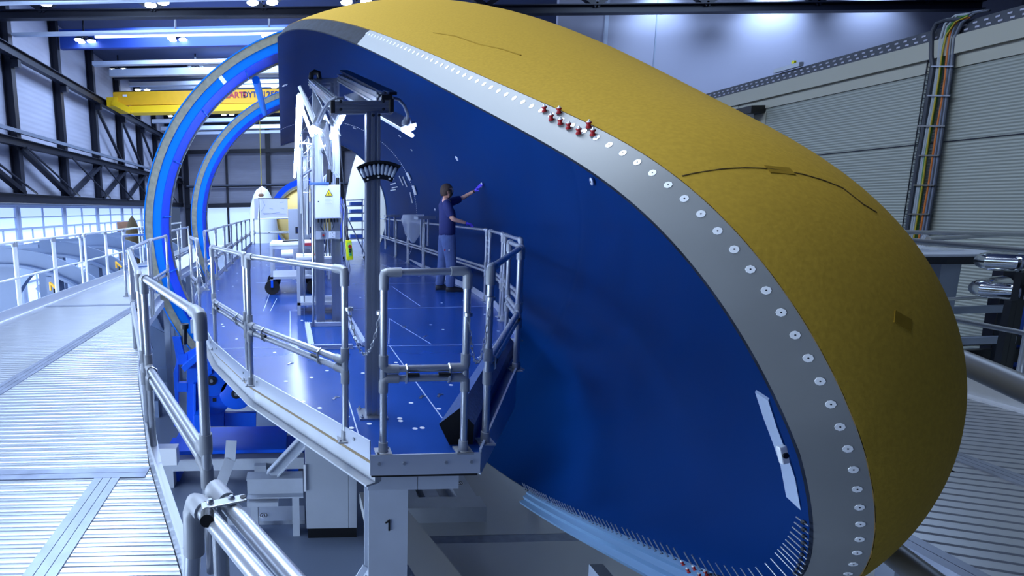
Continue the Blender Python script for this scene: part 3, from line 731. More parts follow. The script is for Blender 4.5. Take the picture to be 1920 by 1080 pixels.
# ---------------------------------------------------------------- tube guard rails
TR = 0.0215
def rail(label, cat_pts, z0, h=1.10, group='tube guard rails', name='guard_rail', mid=0.50, foot=True, clamps=(0.2, 0.8), r=TR, split=True, fit='rail_fitting', mt='rail_tube', posts=(True, True), inset=0.0):
    """one removable panel between two points: posts, upper frame, lower frame, fittings"""
    a, b = Vector((cat_pts[0][0], cat_pts[0][1], 0)), Vector((cat_pts[1][0], cat_pts[1][1], 0)); d = (b - a).normalized()
    t = thing(name, label, 'railing', ((a.x + b.x) / 2, (a.y + b.y) / 2, z0), group)
    Z = lambda p, z: p + Vector((0, 0, z0 + z))
    for q, s in ((a, 1), (b, -1)):
        MB().tube(Z(q, 0.0), Z(q, h - 0.02), r, 12).build('post', mt, t)
        if foot: 
            f = MB().box(Z(q, 0.005), (0.10, 0.10, 0.01)).lathe([(r * 1.35, 0), (r * 1.3, 0.06)], Z(q, 0.01), 12).build('foot_flange', fit, t, smooth=30)
            for o_ in (0.035, -0.035): MB().lathe([(0.008, 0), (0.008, 0.012)], Z(q, 0.01) + Vector((o_, o_, 0)), 6).build('bolt', 'steel', f)
        MB().path([Z(q, h - 0.10), Z(q, h - 0.02), Z(q + d * s * 0.004, h - 0.006), Z(q + d * s * 0.02, h), Z(q + d * s * 0.10, h)], r * 1.32, 12).build('elbow_fitting', fit, t)
        if split:
            MB().path([Z(q, mid + 0.11), Z(q, mid + 0.045), Z(q + d * s * 0.006, mid + 0.03), Z(q + d * s * 0.025, mid + 0.025), Z(q + d * s * 0.09, mid + 0.025)], r * 1.3, 12).build('elbow_fitting', fit, t)
            MB().path([Z(q, mid - 0.12), Z(q, mid - 0.055), Z(q + d * s * 0.006, mid - 0.04), Z(q + d * s * 0.025, mid - 0.035), Z(q + d * s * 0.09, mid - 0.035)], r * 1.3, 12).build('elbow_fitting', fit, t)
        else: MB().tube(Z(q, mid - 0.05), Z(q, mid + 0.05), r * 1.32, 12).build('tee_fitting', fit, t)
    MB().tube(Z(a + d * 0.05, h), Z(b - d * 0.05, h), r, 12).build('top_rail', mt, t)
    if split:
        MB().tube(Z(a + d * 0.05, mid + 0.025), Z(b - d * 0.05, mid + 0.025), r, 12).build('middle_rail', mt, t)
        MB().tube(Z(a + d * 0.05, mid - 0.035), Z(b - d * 0.05, mid - 0.035), r, 12).build('lower_rail', mt, t)
        L_ = (b - a).length; n = Vector((d.y, -d.x, 0))
        for c_ in clamps:
            q = a + d * L_ * c_
            cl = MB().path([Z(q, mid + 0.05), Z(q + n * 0.03, mid + 0.03), Z(q + n * 0.03, mid - 0.04), Z(q, mid - 0.062)], 0.008, 8).build('swivel_clamp', 'steel', t)
            MB().tube(Z(q + n * 0.03, mid - 0.005), Z(q + n * 0.03 + d * (0.07 if c_ < .5 else -0.07), mid - 0.005), 0.012, 10).build('clamp_grip', 'black_plastic', cl)
    else:
        MB().tube(Z(a, mid), Z(b, mid), r, 12).build('middle_rail', mt, t)
    return t
PLG = 'guard rails round the work platform'
rail('tube guard rail on the left front corner of the platform, before the long front panel', ((-0.865, 5.60), (-0.425, 4.52)), DZ, group=PLG)
rail('long sloping-edge tube guard rail at the front left of the platform, by the chain gap', ((-0.385, 4.37), (0.305, 3.24)), DZ, group=PLG)
rail('small square tube gate panel at the front edge of the platform, right of the mast', ((0.515, 3.055), (1.0, 3.055)), DZ, group=PLG, clamps=(0.28, 0.8))
rail('tube guard rail on the angled front right edge, beside the dark foam block', ((1.175, 3.17), (1.965, 4.63)), DZ, group=PLG, clamps=(0.06, 0.94))
rail('short tube guard rail just behind the angled front right panel', ((2.0, 4.68), (2.2, 5.45)), DZ, group=PLG, clamps=(0.2,))
RP = [(2.43, 5.72), (2.66, 6.72), (2.72, 6.95), (2.93, 7.98), (2.965, 8.22), (3.02, 10.9), (3.02, 11.05), (3.03, 12.4), (3.03, 12.55), (3.03, 14.1), (3.03, 14.25), (3.03, 15.8), (3.03, 15.95), (3.03, 17.6), (3.03, 17.75), (3.03, 19.6), (3.03, 19.75), (3.03, 22.0)]
rn = ['nearest panel on the right edge of the platform, by the glass ring', 'panel on the right edge nearest the shell, second from the front', 'panel at the right edge in front of the man', 'panel at the right edge behind the man, below the open steel tray', 'panel at the right edge under the two steel trays', 'panel at the right edge just left of the nearer tray', 'panel at the right edge, third from the far end', 'panel at the right edge, second from the far end', 'farthest panel on the right edge of the platform']
for i in range(0, len(RP), 2): rail('tube guard rail, ' + rn[i // 2], (RP[i], RP[i + 1]), DZ, group=PLG, clamps=(0.12, 0.88))
LP_ = [(-1.66, 9.95), (-1.68, 11.45), (-1.69, 11.6), (-1.71, 13.1), (-1.71, 13.25), (-1.74, 14.8), (-1.74, 14.95), (-1.77, 16.5), (-1.77, 16.65), (-1.79, 18.2), (-1.79, 18.35), (-1.82, 20.1), (-1.82, 20.25), (-1.84, 22.5)]
for i in range(0, len(LP_), 2): rail('tube guard rail on the straight left platform edge, %s behind the ring gap' % ORD[i // 2], (LP_[i], LP_[i + 1]), DZ, group=PLG, clamps=(0.12, 0.88))
rail('tube guard rail stub on the left edge beside the chain at the blue ring', ((-1.50, 7.75), (-1.28, 7.05)), DZ, group=PLG, clamps=(0.8,))
rail('guard rail across the far end of the platform', ((-1.75, 23.6), (1.4, 23.6)), DZ, group=PLG)

# chains
def chain(p0, p1, sag, n, label, lw=0.016):
    t = thing('safety_chain', label, 'chain', ((p0[0] + p1[0]) / 2, (p0[1] + p1[1]) / 2, min(p0[2], p1[2]) - sag), 'steel safety chains')
    p0, p1 = Vector(p0), Vector(p1); pts = []
    for i in range(n + 1):
        u = i / n; pts.append(p0.lerp(p1, u) - Vector((0, 0, sag * 4 * u * (1 - u))))
    for i in range(n):
        a, b = pts[i], pts[i + 1]; c = (a + b) / 2; d = (b - a).normalized(); L_ = (b - a).length * 0.66
        side = Vector((0, 1, 0)).cross(d).normalized(); 
        if i % 2: side = d.cross(side).normalized()
        ring_ = []
        for k in range(12):
            an = 2 * PI * k / 12; ring_.append(c + d * math.cos(an) * L_ + side * math.sin(an) * lw * 0.55)
        MB().path(ring_, lw * 0.17, 6, closed=True).build('link', 'steel', t)
    MB().lathe([(0.025, -0.01), (0.025, 0.01)], p0, 12).build('eye_bolt', 'steel', t); MB().lathe([(0.025, -0.01), (0.025, 0.01)], p1, 12).build('eye_bolt', 'steel', t)
chain((0.33, 3.22, DZ + 0.86), (0.50, 3.08, DZ + 0.86), 0.27, 22, 'short steel chain hanging across the gap left of the mast')
chain((1.0, 3.03, DZ + 0.85), (1.17, 3.14, DZ + 0.92), 0.34, 24, 'steel chain hanging in the gap right of the square gate panel')
chain((-1.27, 7.0, DZ + 0.92), (-0.89, 5.65, DZ + 0.92), 0.36, 34, 'pale chain sagging across the opening in the left edge by the blue ring')
chain((2.93, 8.0, DZ + 0.95), (2.97, 8.2, DZ + 0.95), 0.4, 24, 'chain hanging between two rail panels in front of the man')
# foam block with a ridge
s0 = [(842, 848), (823, 795), (861, 766), (889, 797), (886, 846)]
rows = []
for (Y, k) in ((3.14, 0), (5.15, 1)):
    row = []
    for i, (x, y) in enumerate(s0):
        p = atY(x, y, 3.14); loc = Vector((p.x - 0.98, 0, p.z - DZ)); loc.x *= (1 if k == 0 else 0.9); loc.z = max(loc.z * (1 if k == 0 else 0.95), 0.003)
        row.append(Vector((loc.x + (0.98 if k == 0 else 2.06), Y + (0 if k == 0 else 0), DZ + loc.z)))
    rows.append(row)
fb = thing('foam_block', 'long dark foam block with blue grey fabric top lying on the right front deck edge', 'block', (1.4, 3.9, DZ))
MB().loft(rows, closed=True, cap=False).build('fabric_cover', 'foam_cloth', fb, smooth=0)
for rw_, dy_ in ((rows[0], 0.002), (rows[1], -0.01)):
    mb = MB(); mb.bm.faces.new(mb._v([p + Vector((0, dy_, 0)) for p in rw_])); mb.build('foam_end', 'rubber', fb, smooth=0)

# ================================================================ support pylon, cabinet and steelwork below
def bar_thing(name, label, cat, parts, m='steel_paint_light', group=None, smooth=0, pname='beam'):
    pass
py = thing('support_pylon', 'pale grey H section pylon numbered 1 carrying the front of the platform', 'pylon', (0.61, 3.5, 0))
MB().ibar((0.61, 3.52, 0), (0.61, 3.52, DZ - 0.29), 0.27, 0.24, 0.02, up=(0, 1, 0)).build('column', 'steel_paint_light', py, smooth=0)
MB().bb((0.43, 3.22, DZ - 0.29), (1.02, 3.75, DZ - 0.26)).build('head_plate', 'steel_paint_light', py, smooth=0)
MB().ibar((0.50, 3.5, 2.1), (-0.4, 3.5, 0.6), 0.1, 0.12, 0.012, up=(0, 1, 0)).build('brace', 'steel_paint_light', py, smooth=0)
MB().ibar((0.74, 3.5, 2.1), (1.6, 3.5, 0.6), 0.1, 0.12, 0.012, up=(0, 1, 0)).build('brace', 'steel_paint_light', py, smooth=0)
MB().bb((0.2, 3.2, 0), (1.0, 3.9, 0.03)).build('base_plate', 'steel_paint_light', py, smooth=0)
_q = atY(727, 985, 3.395)
MB().prism([(_q.x + a_ * 0.081, _q.z + b_ * 0.081) for a_, b_ in ((0.06, -0.5), (0.2, -0.5), (0.2, 0.5), (0.1, 0.5), (-0.05, 0.36), (-0.2, 0.28), (-0.2, 0.17), (-0.05, 0.22), (0.06, 0.3))], 'y', 3.392, 3.399).build('number', 'ink_black', py, smooth=0)
cb = thing('control_cabinet', 'tall grey control cabinet with black plinth under the platform', 'cabinet', (0.45, 7.4, 0))
MB().bb((0.10, 7.08, 0.16), (0.70, 7.6, 1.75)).build('body', 'cabinet_grey', cb, smooth=0)
MB().bb((0.12, 7.1, 0), (0.82, 7.6, 0.16)).build('plinth', 'black_plastic', cb, smooth=0)
MB().bb((0.705, 7.08, 0.16), (0.82, 7.6, 1.75)).build('side_door', 'cabinet_grey', cb, smooth=0)
MB().bb((0.07, 7.05, 0.75), (0.10, 7.08, 1.15)).build('handle', 'white_paint', cb, smooth=0)
def steel(name, label, cat, items, m='steel_paint', group=None):
    """items: (part name, MB) list in one thing"""
    lo = Vector(items[0][2]) if len(items[0]) > 2 else Vector((0, 0, 0))
    t = thing(name, label, cat, lo, group)
    for it in items: it[1].build(it[0], it[3] if len(it) > 3 else m, t, smooth=0)
    return t
steel('floor_frame', 'long grey box beam lying across the hall floor behind the cabinet', 'beam', [('box_beam', MB().bb((-2.4, 8.6, 0.3), (0.1, 8.8, 0.5)), (-1.2, 8.7, 0)), ('foot', MB().bb((-2.3, 8.6, 0), (-2.15, 8.8, 0.3))), ('foot', MB().bb((-0.5, 8.6, 0), (-0.35, 8.8, 0.3))), ('lug', MB().bb((-0.75, 8.5, 0.22), (-0.55, 8.6, 0.42)))], 'steel_paint_light')
steel('bracket_frame', 'welded grey bracket frame bolted beside the control cabinet', 'bracket', [('base_beam', MB().ibar((-0.75, 7.25, 0.75), (0.06, 7.25, 0.75), 0.22, 0.3, 0.02), (-0.3, 7.25, 0)), ('diagonal', MB().ibar((-0.4, 7.25, 0.9), (0.08, 7.25, 1.42), 0.12, 0.16, 0.015)), ('foot', MB().bb((-0.75, 7.1, 0.5), (-0.3, 7.4, 0.56))), ('leg', MB().bb((-0.7, 7.15, 0.0), (-0.6, 7.35, 0.5))), ('leg', MB().bb((-0.1, 7.15, 0.0), (0.0, 7.35, 0.6)))], 'steel_paint_light')
steel('floor_rail', 'pale flat rail set on the floor with a round black mark, left of the cabinet', 'floor rail', [('plate', MB().bb((-1.7, 7.45, 0), (0.08, 7.85, 0.06)), (-0.8, 7.65, 0))], 'steel_paint_light')
steel('sloping_channel', 'bent grey channel leaning down to the floor below the blue machine', 'channel', [('upper_leg', MB().bar(atY(434, 826, 8.5), atY(431, 864, 8.3), 0.18, 0.03, up=(0, 1, 0)), (-1.2, 8.2, 0)), ('lower_leg', MB().bar(atY(431, 862, 8.3), atY(408, 925, 8.0), 0.18, 0.03, up=(0, 1, 0)))], 'steel_paint_light')
steel('floor_sled', 'pale grey slotted floor frame to the right of the pylon with a round black mark', 'frame', [('long_plate', MB().bb((1.55, 7.7, 0), (1.85, 10.2, 0.25)), (2, 8.6, 0)), ('long_plate', MB().bb((2.45, 7.7, 0), (2.75, 10.2, 0.25))), ('cross_plate', MB().bb((1.3, 7.4, 0), (2.8, 7.7, 0.25))), ('middle_plate', MB().bb((1.98, 7.7, 0), (2.2, 10.2, 0.2)))], 'steel_paint_light')
steel('ramp_plate', 'large sloping brushed steel cover beside the pylon', 'cover', [('cover', MB().loft([[(0.85, 5.2, 0.75), (1.75, 5.2, 0.75), (1.75, 5.2, 0.6), (0.85, 5.2, 0.6)], [(0.85, 7.0, 0.75), (1.32, 7.0, 0.75), (1.32, 7.0, 0.6), (0.85, 7.0, 0.6)]], closed=True, cap=True), (1.2, 6, 0)), ('stand', MB().bb((0.9, 5.4, 0), (1.2, 6.9, 0.6)))], 'floor_plate')
structure('floor_panel', MB().bb((1.3, 3.0, 0), (8.8, 6.9, 0.008)), 'floor_plate')
structure('floor_panel', MB().bb((1.3, 7.08, 0), (8.8, 11.5, 0.008)), 'floor_plate')
structure('floor_strip', MB().bb((1.3, 6.9, 0), (8.8, 7.08, 0.004)), 'walk_strip')
steel('support_post', 'grey steel post standing on the floor under the lower shell rim', 'post', [('post', MB().bb((2.55, 4.1, 0), (2.67, 4.3, 1.55)), (2.6, 4.2, 0)), ('foot', MB().bb((2.4, 4.0, 0), (2.8, 4.4, 0.03)))], 'steel_paint')
for (x, y, z) in ((-0.55, 7.6, 0.061), (2.6, 8.1, 0.251)):
    tn = tag(MB().lathe([(0.07, 0), (0.07, 0.004)], (x, y, z), 24).build('floor_mark', 'white_paint'), 'round floor mark with black ring ' + ('left of the cabinet' if x < 0 else 'on the slotted floor frame'), 'mark', 'round floor marks')
    rr = []
    for k in range(24):
        a = 2 * PI * k / 24; rr.append(Vector((x + 0.055 * math.cos(a), y + 0.055 * math.sin(a), z + 0.005)))
    MB().path(rr, 0.006, 6, closed=True).bar((x - 0.02, y - 0.03, z + 0.005), (x - 0.01, y + 0.03, z + 0.005), 0.014, 0.002).bar((x + 0.02, y - 0.03, z + 0.005), (x + 0.01, y + 0.03, z + 0.005), 0.014, 0.002).build('printed_ring', 'ink_black', tn)

# blue roller stand
rs = thing('roller_stand', 'blue roller stand driving the cradle ring, on the floor under the walkway edge', 'roller stand', (-1.3, 9.0, 0))
def rb(name, mb, m='machine_blue', smooth=0, bevel=0.004): return mb.build(name, m, rs, smooth=smooth, bevel=bevel)
rb('base_beam', MB().ibar((-2.3, 9.05, 0.42), (0.6, 9.05, 0.42), 0.5, 0.36, 0.02))
rb('base_plate', MB().bb((-2.2, 8.6, 0.6), (-0.2, 9.6, 0.66)))
rb('foot', MB().bb((-2.3, 8.8, 0), (-2.1, 9.3, 0.25))); rb('foot', MB().bb((-0.2, 8.8, 0), (0.0, 9.3, 0.25)))
def pp(l, Y): return [(atY(x, y, Y).x, atY(x, y, Y).z) for x, y in l]
rb('side_plate', MB().prism(pp([(323, 632), (338, 632), (345, 664), (334, 684), (334, 800), (326, 800), (328, 745), (325, 700), (331, 676)], 8.85), 'y', 8.85, 8.93))
rb('side_plate', MB().prism(pp([(345, 664), (386, 642), (398, 700), (374, 716), (374, 800), (350, 800), (350, 690)], 8.85), 'y', 8.85, 8.93))
rb('cross_plate', MB().prism(pp([(333, 718), (351, 718), (351, 735), (333, 735)], 8.84), 'y', 8.84, 8.94))
rb('cross_plate', MB().prism(pp([(333, 664), (351, 664), (351, 684), (333, 684)], 8.84), 'y', 8.84, 8.94))
rb('stiffener', MB().prism(pp([(362, 720), (367, 720), (367, 800), (362, 800)], 8.75), 'y', 8.75, 8.86))
rb('rocker_arm', MB().bar(atY(345, 690, 8.78), atY(392, 650, 8.78), 0.10, 0.2, up=(0, 1, 0)))
rb('rocker_arm', MB().bar(atY(392, 650, 8.78), atY(396, 690, 8.78), 0.08, 0.2, up=(0, 1, 0)))
rb('hydraulic_jack', MB().tube(atY(346, 645, 8.9), atY(346, 612, 8.9), 0.045, 12), 'dark_steel', 30, 0)
rb('jack_cap', MB().tube(atY(346, 616, 8.9), atY(346, 607, 8.9), 0.07, 12), 'black_plastic', 30, 0)
rb('bearing_block', MB().prism(pp([(372, 760), (420, 760), (420, 800), (372, 800)], 9.0), 'y', 9.0, 9.2))
rb('cross_plate', MB().prism(pp([(420, 775), (480, 775), (480, 800), (420, 800)], 9.05), 'y', 9.05, 9.15))
for (px_, py_, rr_, bear) in ((397, 713, 0.29, 1), (443, 738, 0.29, 1), (401, 752, 0.27, 0)):
    c_ = atY(px_, py_, 8.9); yy_ = 8.9 + (0.0 if bear else 0.08)
    o = MB().lathe([(rr_, -0.25), (rr_, 0.0), (rr_ - 0.02, 0.012)], (c_.x, yy_, c_.z), 36, (0, -1, 0)).build('roller', 'machine_blue', rs)
    if bear:
        MB().lathe([(0.085, 0.0), (0.085, 0.03), (0.05, 0.035)], (c_.x, yy_, c_.z), 24, (0, -1, 0)).build('bearing', 'dark_steel', o)
        MB().lathe([(0.035, 0.02), (0.03, 0.05)], (c_.x, yy_, c_.z), 14, (0, -1, 0)).build('axle', 'steel', o)
    else: MB().box((c_.x, yy_ - 0.015, c_.z), (0.06, 0.02, 0.06)).build('cover_plate', 'dark_steel', o, smooth=0)
rb('gear_box', MB().bb((-1.75, 8.6, 0.68), (-1.6, 8.9, 1.3)))
tag(MB().bb((-2.35, 8.3, 0.55), (-2.0, 8.5, 0.85)).build('junction_box', 'white_paint', bevel=0.01), 'small white junction box on a bracket below the walkway rail', 'box')
rs2 = thing('roller_stand', 'blue roller stand behind, under the second cradle ring', 'roller stand', (0.7, 14.4, 0))
MB().bb((-1.2, 14.1, 0), (2.6, 14.7, 0.5)).build('base_beam', 'machine_blue', rs2, smooth=0)
for x in (-0.9, 2.2): MB().lathe([(0.3, -0.2), (0.3, 0.2)], (x, 14.4, 0.78), 24, (0, 1, 0)).build('roller', 'machine_blue', rs2)
# ================================================================ front mast with crossbar
def profile_bar(mb, p0, p1, w_, up=(0, 0, 1)):
    """extruded aluminium profile: square core with corner ribs so that slots show"""
    p0, p1 = Vector(p0), Vector(p1); x, y = mb._frame(p1 - p0, up)
    mb.bar(p0, p1, w_ * 0.72, w_ * 0.72, up); c = w_ * 0.5 - w_ * 0.085
    for a in (-c, 0, c):
        for b in (-c, 0, c):
            if a == 0 and b == 0: continue
            mb.bar(p0 + x * a + y * b, p1 + x * a + y * b, w_ * 0.17 if (a and b) else (w_ * 0.2 if a == 0 else w_ * 0.17), w_ * 0.17 if (a and b) else (w_ * 0.2 if b == 0 else w_ * 0.17), up)
    return mb
mast = thing('light_mast', 'tall square aluminium profile mast with a crossbar at the front of the platform', 'mast', (0.537, 3.66, DZ))
MX, MY = 0.537, 3.66; top = atY(703, 211, MY - 0.045).z; hb = atY(680, 187, MY - 0.05).z - top
profile_bar(MB(), (MX, MY, DZ + 0.012), (MX, MY, top), 0.092).build('post', 'profile', mast, smooth=0)
MB().bb((MX - 0.10, MY - 0.10, DZ), (MX + 0.10, MY + 0.10, DZ + 0.012)).build('base_plate', 'steel', mast, smooth=0)
for sx_ in (-1, 1):
    for sy_ in (-1, 1): MB().lathe([(0.012, 0), (0.012, 0.012), (0.006, 0.013), (0.006, 0.024)], (MX + sx_ * 0.08, MY + sy_ * 0.08, DZ + 0.012), 6).build('anchor_bolt', 'steel', mast)
xl, xr = atY(627, 200, MY).x, atY(728, 200, MY).x; zc = top + hb / 2
cbm = MB()
for dz_ in (-0.25, 0.25): profile_bar(cbm, (xl, MY, zc + dz_ * hb), (xr, MY, zc + dz_ * hb), hb * 0.5)
cross = cbm.build('crossbar', 'profile', mast, smooth=0)
MB().bb((xl - 0.028, MY - 0.055, zc - hb / 2), (xl, MY + 0.05, zc + hb / 2)).build('end_cap', 'black_plastic', cross, smooth=0, bevel=0.003)
MB().bb((xr, MY - 0.055, zc - hb / 2), (xr + 0.028, MY + 0.05, zc + hb / 2)).build('end_cap', 'black_plastic', cross, smooth=0, bevel=0.003)
for px_, py_ in ((639, 190), (639, 205), (719, 190), (719, 205), (700, 216), (711, 216)):
    MB().lathe([(0.010, 0), (0.010, 0.004), (0.004, 0.005)], atY(px_, py_, MY - 0.05), 12, (0, -1, 0)).build('screw', 'dark_steel', mast)
MB().bb((xr - 0.05, MY - 0.04, zc + hb / 2), (xr + 0.02, MY + 0.1, zc + hb / 2 + 0.03)).build('joint_block', 'black_plastic', mast, smooth=0)
# fan shaped fixture with glass bulbs half way up
fy = MY - 0.075; c_ = atY(709, 388, fy); RO_, RI_ = 0.295, 0.185
fan = thing('fan_fixture', 'dark fan shaped holder with a row of clear glass bulbs on the mast', 'fixture', c_ + Vector((0, 0, RI_)))
def arc(r0, r1, a0, a1, n=18): return [(c_.x + r1 * math.sin(a0 + (a1 - a0) * i / n), c_.z + r1 * math.cos(a0 + (a1 - a0) * i / n)) for i in range(n + 1)] + [(c_.x + r0 * math.sin(a1 + (a0 - a1) * i / n), c_.z + r0 * math.cos(a1 + (a0 - a1) * i / n)) for i in range(n + 1)]
A = 0.50
MB().prism(arc(RI_, RO_, -A, A), 'y', fy, fy + 0.02).build('back_plate', 'dark_steel', fan, smooth=0)
MB().prism(arc(RO_ - 0.012, RO_ + 0.004, -A, A), 'y', fy - 0.03, fy + 0.02).build('upper_rim', 'black_plastic', fan, smooth=0)
MB().prism(arc(RI_ - 0.004, RI_ + 0.02, -A, A), 'y', fy - 0.02, fy + 0.02).build('lower_rim', 'dark_steel', fan, smooth=0)
for i in range(9):
    a = -A * 0.86 + 2 * A * 0.86 * i / 8; u = Vector((math.sin(a), 0, math.cos(a)))
    MB().lathe([(0.004, -0.036), (0.010, -0.03), (0.014, -0.01), (0.014, 0.012), (0.010, 0.028), (0.003, 0.035)], Vector((c_.x, fy - 0.012, c_.z)) + u * 0.245, 12, u).build('glass_bulb', 'glass_bulb', fan, smooth=60)
for a in (-A * 0.75, 0, A * 0.75): MB().lathe([(0.007, 0), (0.006, 0.004)], Vector((c_.x + (RI_ + 0.01) * math.sin(a), fy - 0.02, c_.z + (RI_ + 0.01) * math.cos(a))), 10, (0, -1, 0)).build('screw', 'washer', fan)

# ================================================================ lit gantry tower behind the mast
TY = 6.84
tw = thing('gantry_tower', 'tall aluminium profile tower in the middle of the platform carrying cabinet and lamps', 'tower', (0.42, TY, DZ))
cols = []
for px_ in (601, 631):
    x = atY(px_, 600, TY).x; zt = atY(px_ - 2, 152, TY).z; cols.append((x, zt))
    p = profile_bar(MB(), (x, TY, DZ + 0.02), (x, TY, zt), 0.11).build('column', 'profile', tw, smooth=0)
    MB().bb((x - 0.11, TY - 0.08, DZ + 0.001), (x + 0.11, TY + 0.08, DZ + 0.02)).build('base_plate', 'steel', p, smooth=0)
for px_, Y in ((566, 8.6), (590, 8.6), (577, 10.5)):
    x = atY(px_, 500, Y).x; zt = atY(px_, 195, Y).z
    profile_bar(MB(), (x, Y, DZ + 0.001), (x, Y, zt), 0.10).build('column', 'profile', tw, smooth=0)
xA, xB = atY(580, 155, TY).x, atY(635, 150, TY).x; zT = atY(610, 156, TY).z
profile_bar(MB(), (xA, TY, zT), (xB, TY, zT), 0.10).build('top_beam', 'profile', tw, smooth=0)
profile_bar(MB(), (xr - 0.02, MY + 0.10, zc + hb * 0.9), (xB + 0.02, TY, zT + 0.06), 0.085).build('sloping_beam', 'profile', tw, smooth=0)
MB().bar((xr + 0.03, MY + 0.12, zc + hb * 1.35), (xB + 0.06, TY, zT + 0.14), 0.10, 0.02).build('beam_cover', 'dark_steel', tw, smooth=0)
profile_bar(MB(), (xl + 0.04, MY + 0.06, zc + hb * 0.2), (xA + 0.02, TY, zT + 0.02), 0.07).build('sloping_beam', 'profile', tw, smooth=0)
profile_bar(MB(), (cols[1][0], TY - 0.06, zT - 0.5), (cols[0][0], TY - 0.06, zT - 0.02), 0.04, up=(0, 1, 0)).build('brace', 'profile', tw, smooth=0)
# black elbow hose at the top
eh = [atY(x, y, TY - 0.1) for x, y in ((583, 147), (584, 139), (590, 135), (597, 137), (599, 148))]
tag(MB().path(eh, 0.032, 14).build('elbow_hose', 'black_plastic'), 'short fat black elbow hose on top of the tower', 'hose')
# wire lattice cable guide
wl = MB(); o0, o1 = atY(592, 172, 6.2), atY(625, 245, 4.9)
ps = [atY(x, y, Y) for x, y, Y in ((586, 165, 6.6), (600, 190, 5.8), (618, 232, 4.9))]; qs = [p + Vector((0.02, 0, -0.42)) for p in ps]
def lp(P, u): k = min(int(u * 2), 1); return P[k].lerp(P[k + 1], u * 2 - k)
wl.path(ps, 0.007, 6).path(qs, 0.007, 6).path([p + Vector((0.1, 0.03, -0.1)) for p in ps], 0.006, 6)
N_ = 12
for i in range(N_):
    a, b = lp(ps, i / N_), lp(qs, i / N_); c2_ = lp(qs, (i + 1) / N_); wl.tube(a, b, 0.005, 6).tube(a, c2_, 0.005, 6)
wl.build('wire_lattice', 'steel', tw)
wl = MB()
for i in range(8):
    z0 = DZ + 1.7 + i * 0.16; y_ = 7.4; x0 = atY(566, 300, y_).x
    wl.tube((x0, y_, z0), (x0 + 0.16, y_, z0), 0.005, 6).tube((x0, y_, z0), (x0 + 0.16, y_, z0 + 0.16), 0.005, 6)
wl.tube((atY(566, 300, 7.4).x, 7.4, DZ), (atY(566, 300, 7.4).x, 7.4, DZ + 3.0), 0.009, 8).tube((atY(566, 300, 7.4).x + 0.16, 7.4, DZ), (atY(566, 300, 7.4).x + 0.16, 7.4, DZ + 3.0), 0.009, 8)
wl.build('ladder_guide', 'steel', tw)
for (a, b, r_) in (((565, 330, 8.0), (598, 308, 7.0), 0.022), ((562, 268, 8.0), (600, 272, 7.0), 0.016), ((566, 282, 8.2), (566, 400, 8.2), 0.018), ((577, 255, 8.0), (577, 440, 8.0), 0.018)):
    MB().tube(atY(*a), atY(*b), r_, 10).build('strut_tube', 'steel', tw)
MB().tube(atY(587, 255, 6.6), (atY(587, 590, 6.6).x, 6.6, DZ + 0.02), 0.016, 10).build('lift_rod', 'steel', tw)
lf = atY(622, 300, 6.75)
MB().tube(atY(620, 330, 6.7), atY(619, 285, 6.7), 0.028, 12).tube(atY(619, 285, 6.7), atY(621, 262, 6.7), 0.018, 12).build('actuator', 'cable_grey', tw)
MB().tube(atY(618, 342, 6.68), atY(618, 318, 6.68), 0.036, 12).build('actuator_body', 'black_plastic', tw)
MB().tube(atY(613, 282, 6.65), atY(609, 282, 6.72), 0.05, 14).build('motor', 'cable_dark', tw)
# electrical cabinet with warning sign
ec = thing('electrical_cabinet', 'white electrical cabinet with yellow warning triangle hung on the tower', 'cabinet', atY(615, 410, 6.6))
a0, a1 = atY(592.5, 410, 6.6), atY(638.5, 346, 6.6)
MB().bb((a0.x, 6.6, a0.z), (a1.x, 6.78, a1.z)).build('body', 'white_paint', ec, smooth=0, bevel=0.004)
MB().bb((a0.x + 0.01, 6.592, a0.z + 0.01), (a1.x - 0.01, 6.6, a1.z - 0.01)).build('door', 'white_paint', ec, smooth=0, bevel=0.002)
def tri(mb, cx, cz, s, y0, y1): return mb.prism([(cx - s / 2, cz - s * 0.29), (cx + s / 2, cz - s * 0.29), (cx, cz + s * 0.577)], 'y', y0, y1)
q = atY(616.5, 363.5, 6.59)
sg = tri(MB(), q.x, q.z, 0.098, 6.585, 6.59).build('sign_border', 'ink_black', ec, smooth=0)
tri(MB(), q.x, q.z, 0.078, 6.582, 6.585).build('sign_face', 'sign_yellow', sg, smooth=0)
MB().prism([(q.x + 0.006, q.z + 0.022), (q.x - 0.009, q.z + 0.002), (q.x - 0.001, q.z + 0.002), (q.x - 0.005, q.z - 0.016), (q.x + 0.009, q.z + 0.006), (q.x + 0.001, q.z + 0.006)], 'y', 6.579, 6.582).build('lightning_mark', 'ink_black', sg, smooth=0)
p = atY(616, 377, 6.59); lb = MB().bb((p.x - 0.05, 6.588, p.z - 0.04), (p.x + 0.05, 6.591, p.z + 0.035)).build('paper_label', 'paper', ec, smooth=0)
lm = MB()
for i in range(6): lm.bb((p.x - 0.04, 6.586, p.z - 0.03 + i * 0.011), (p.x + 0.04 - 0.01 * (i % 3), 6.588, p.z - 0.028 + i * 0.011))
lm.build('printed_lines', 'frame_light', lb, smooth=0)
MB().lathe([(0.008, 0), (0.007, 0.01)], atY(597, 378, 6.59), 10, (0, -1, 0)).build('lock', 'dark_steel', ec)
MB().bb((a0.x - 0.07, 6.58, a1.z + 0.005), (a0.x + 0.16, 6.7, a1.z + 0.03)).build('top_lid', 'blue_bin', ec, smooth=0)
for i in range(7):
    x = a0.x + 0.03 + i * 0.04; MB().tube((x, 6.68, a0.z), (x, 6.68, a0.z - 0.05), 0.011, 8).build('cable_gland', 'dark_steel', ec)
cmb = []
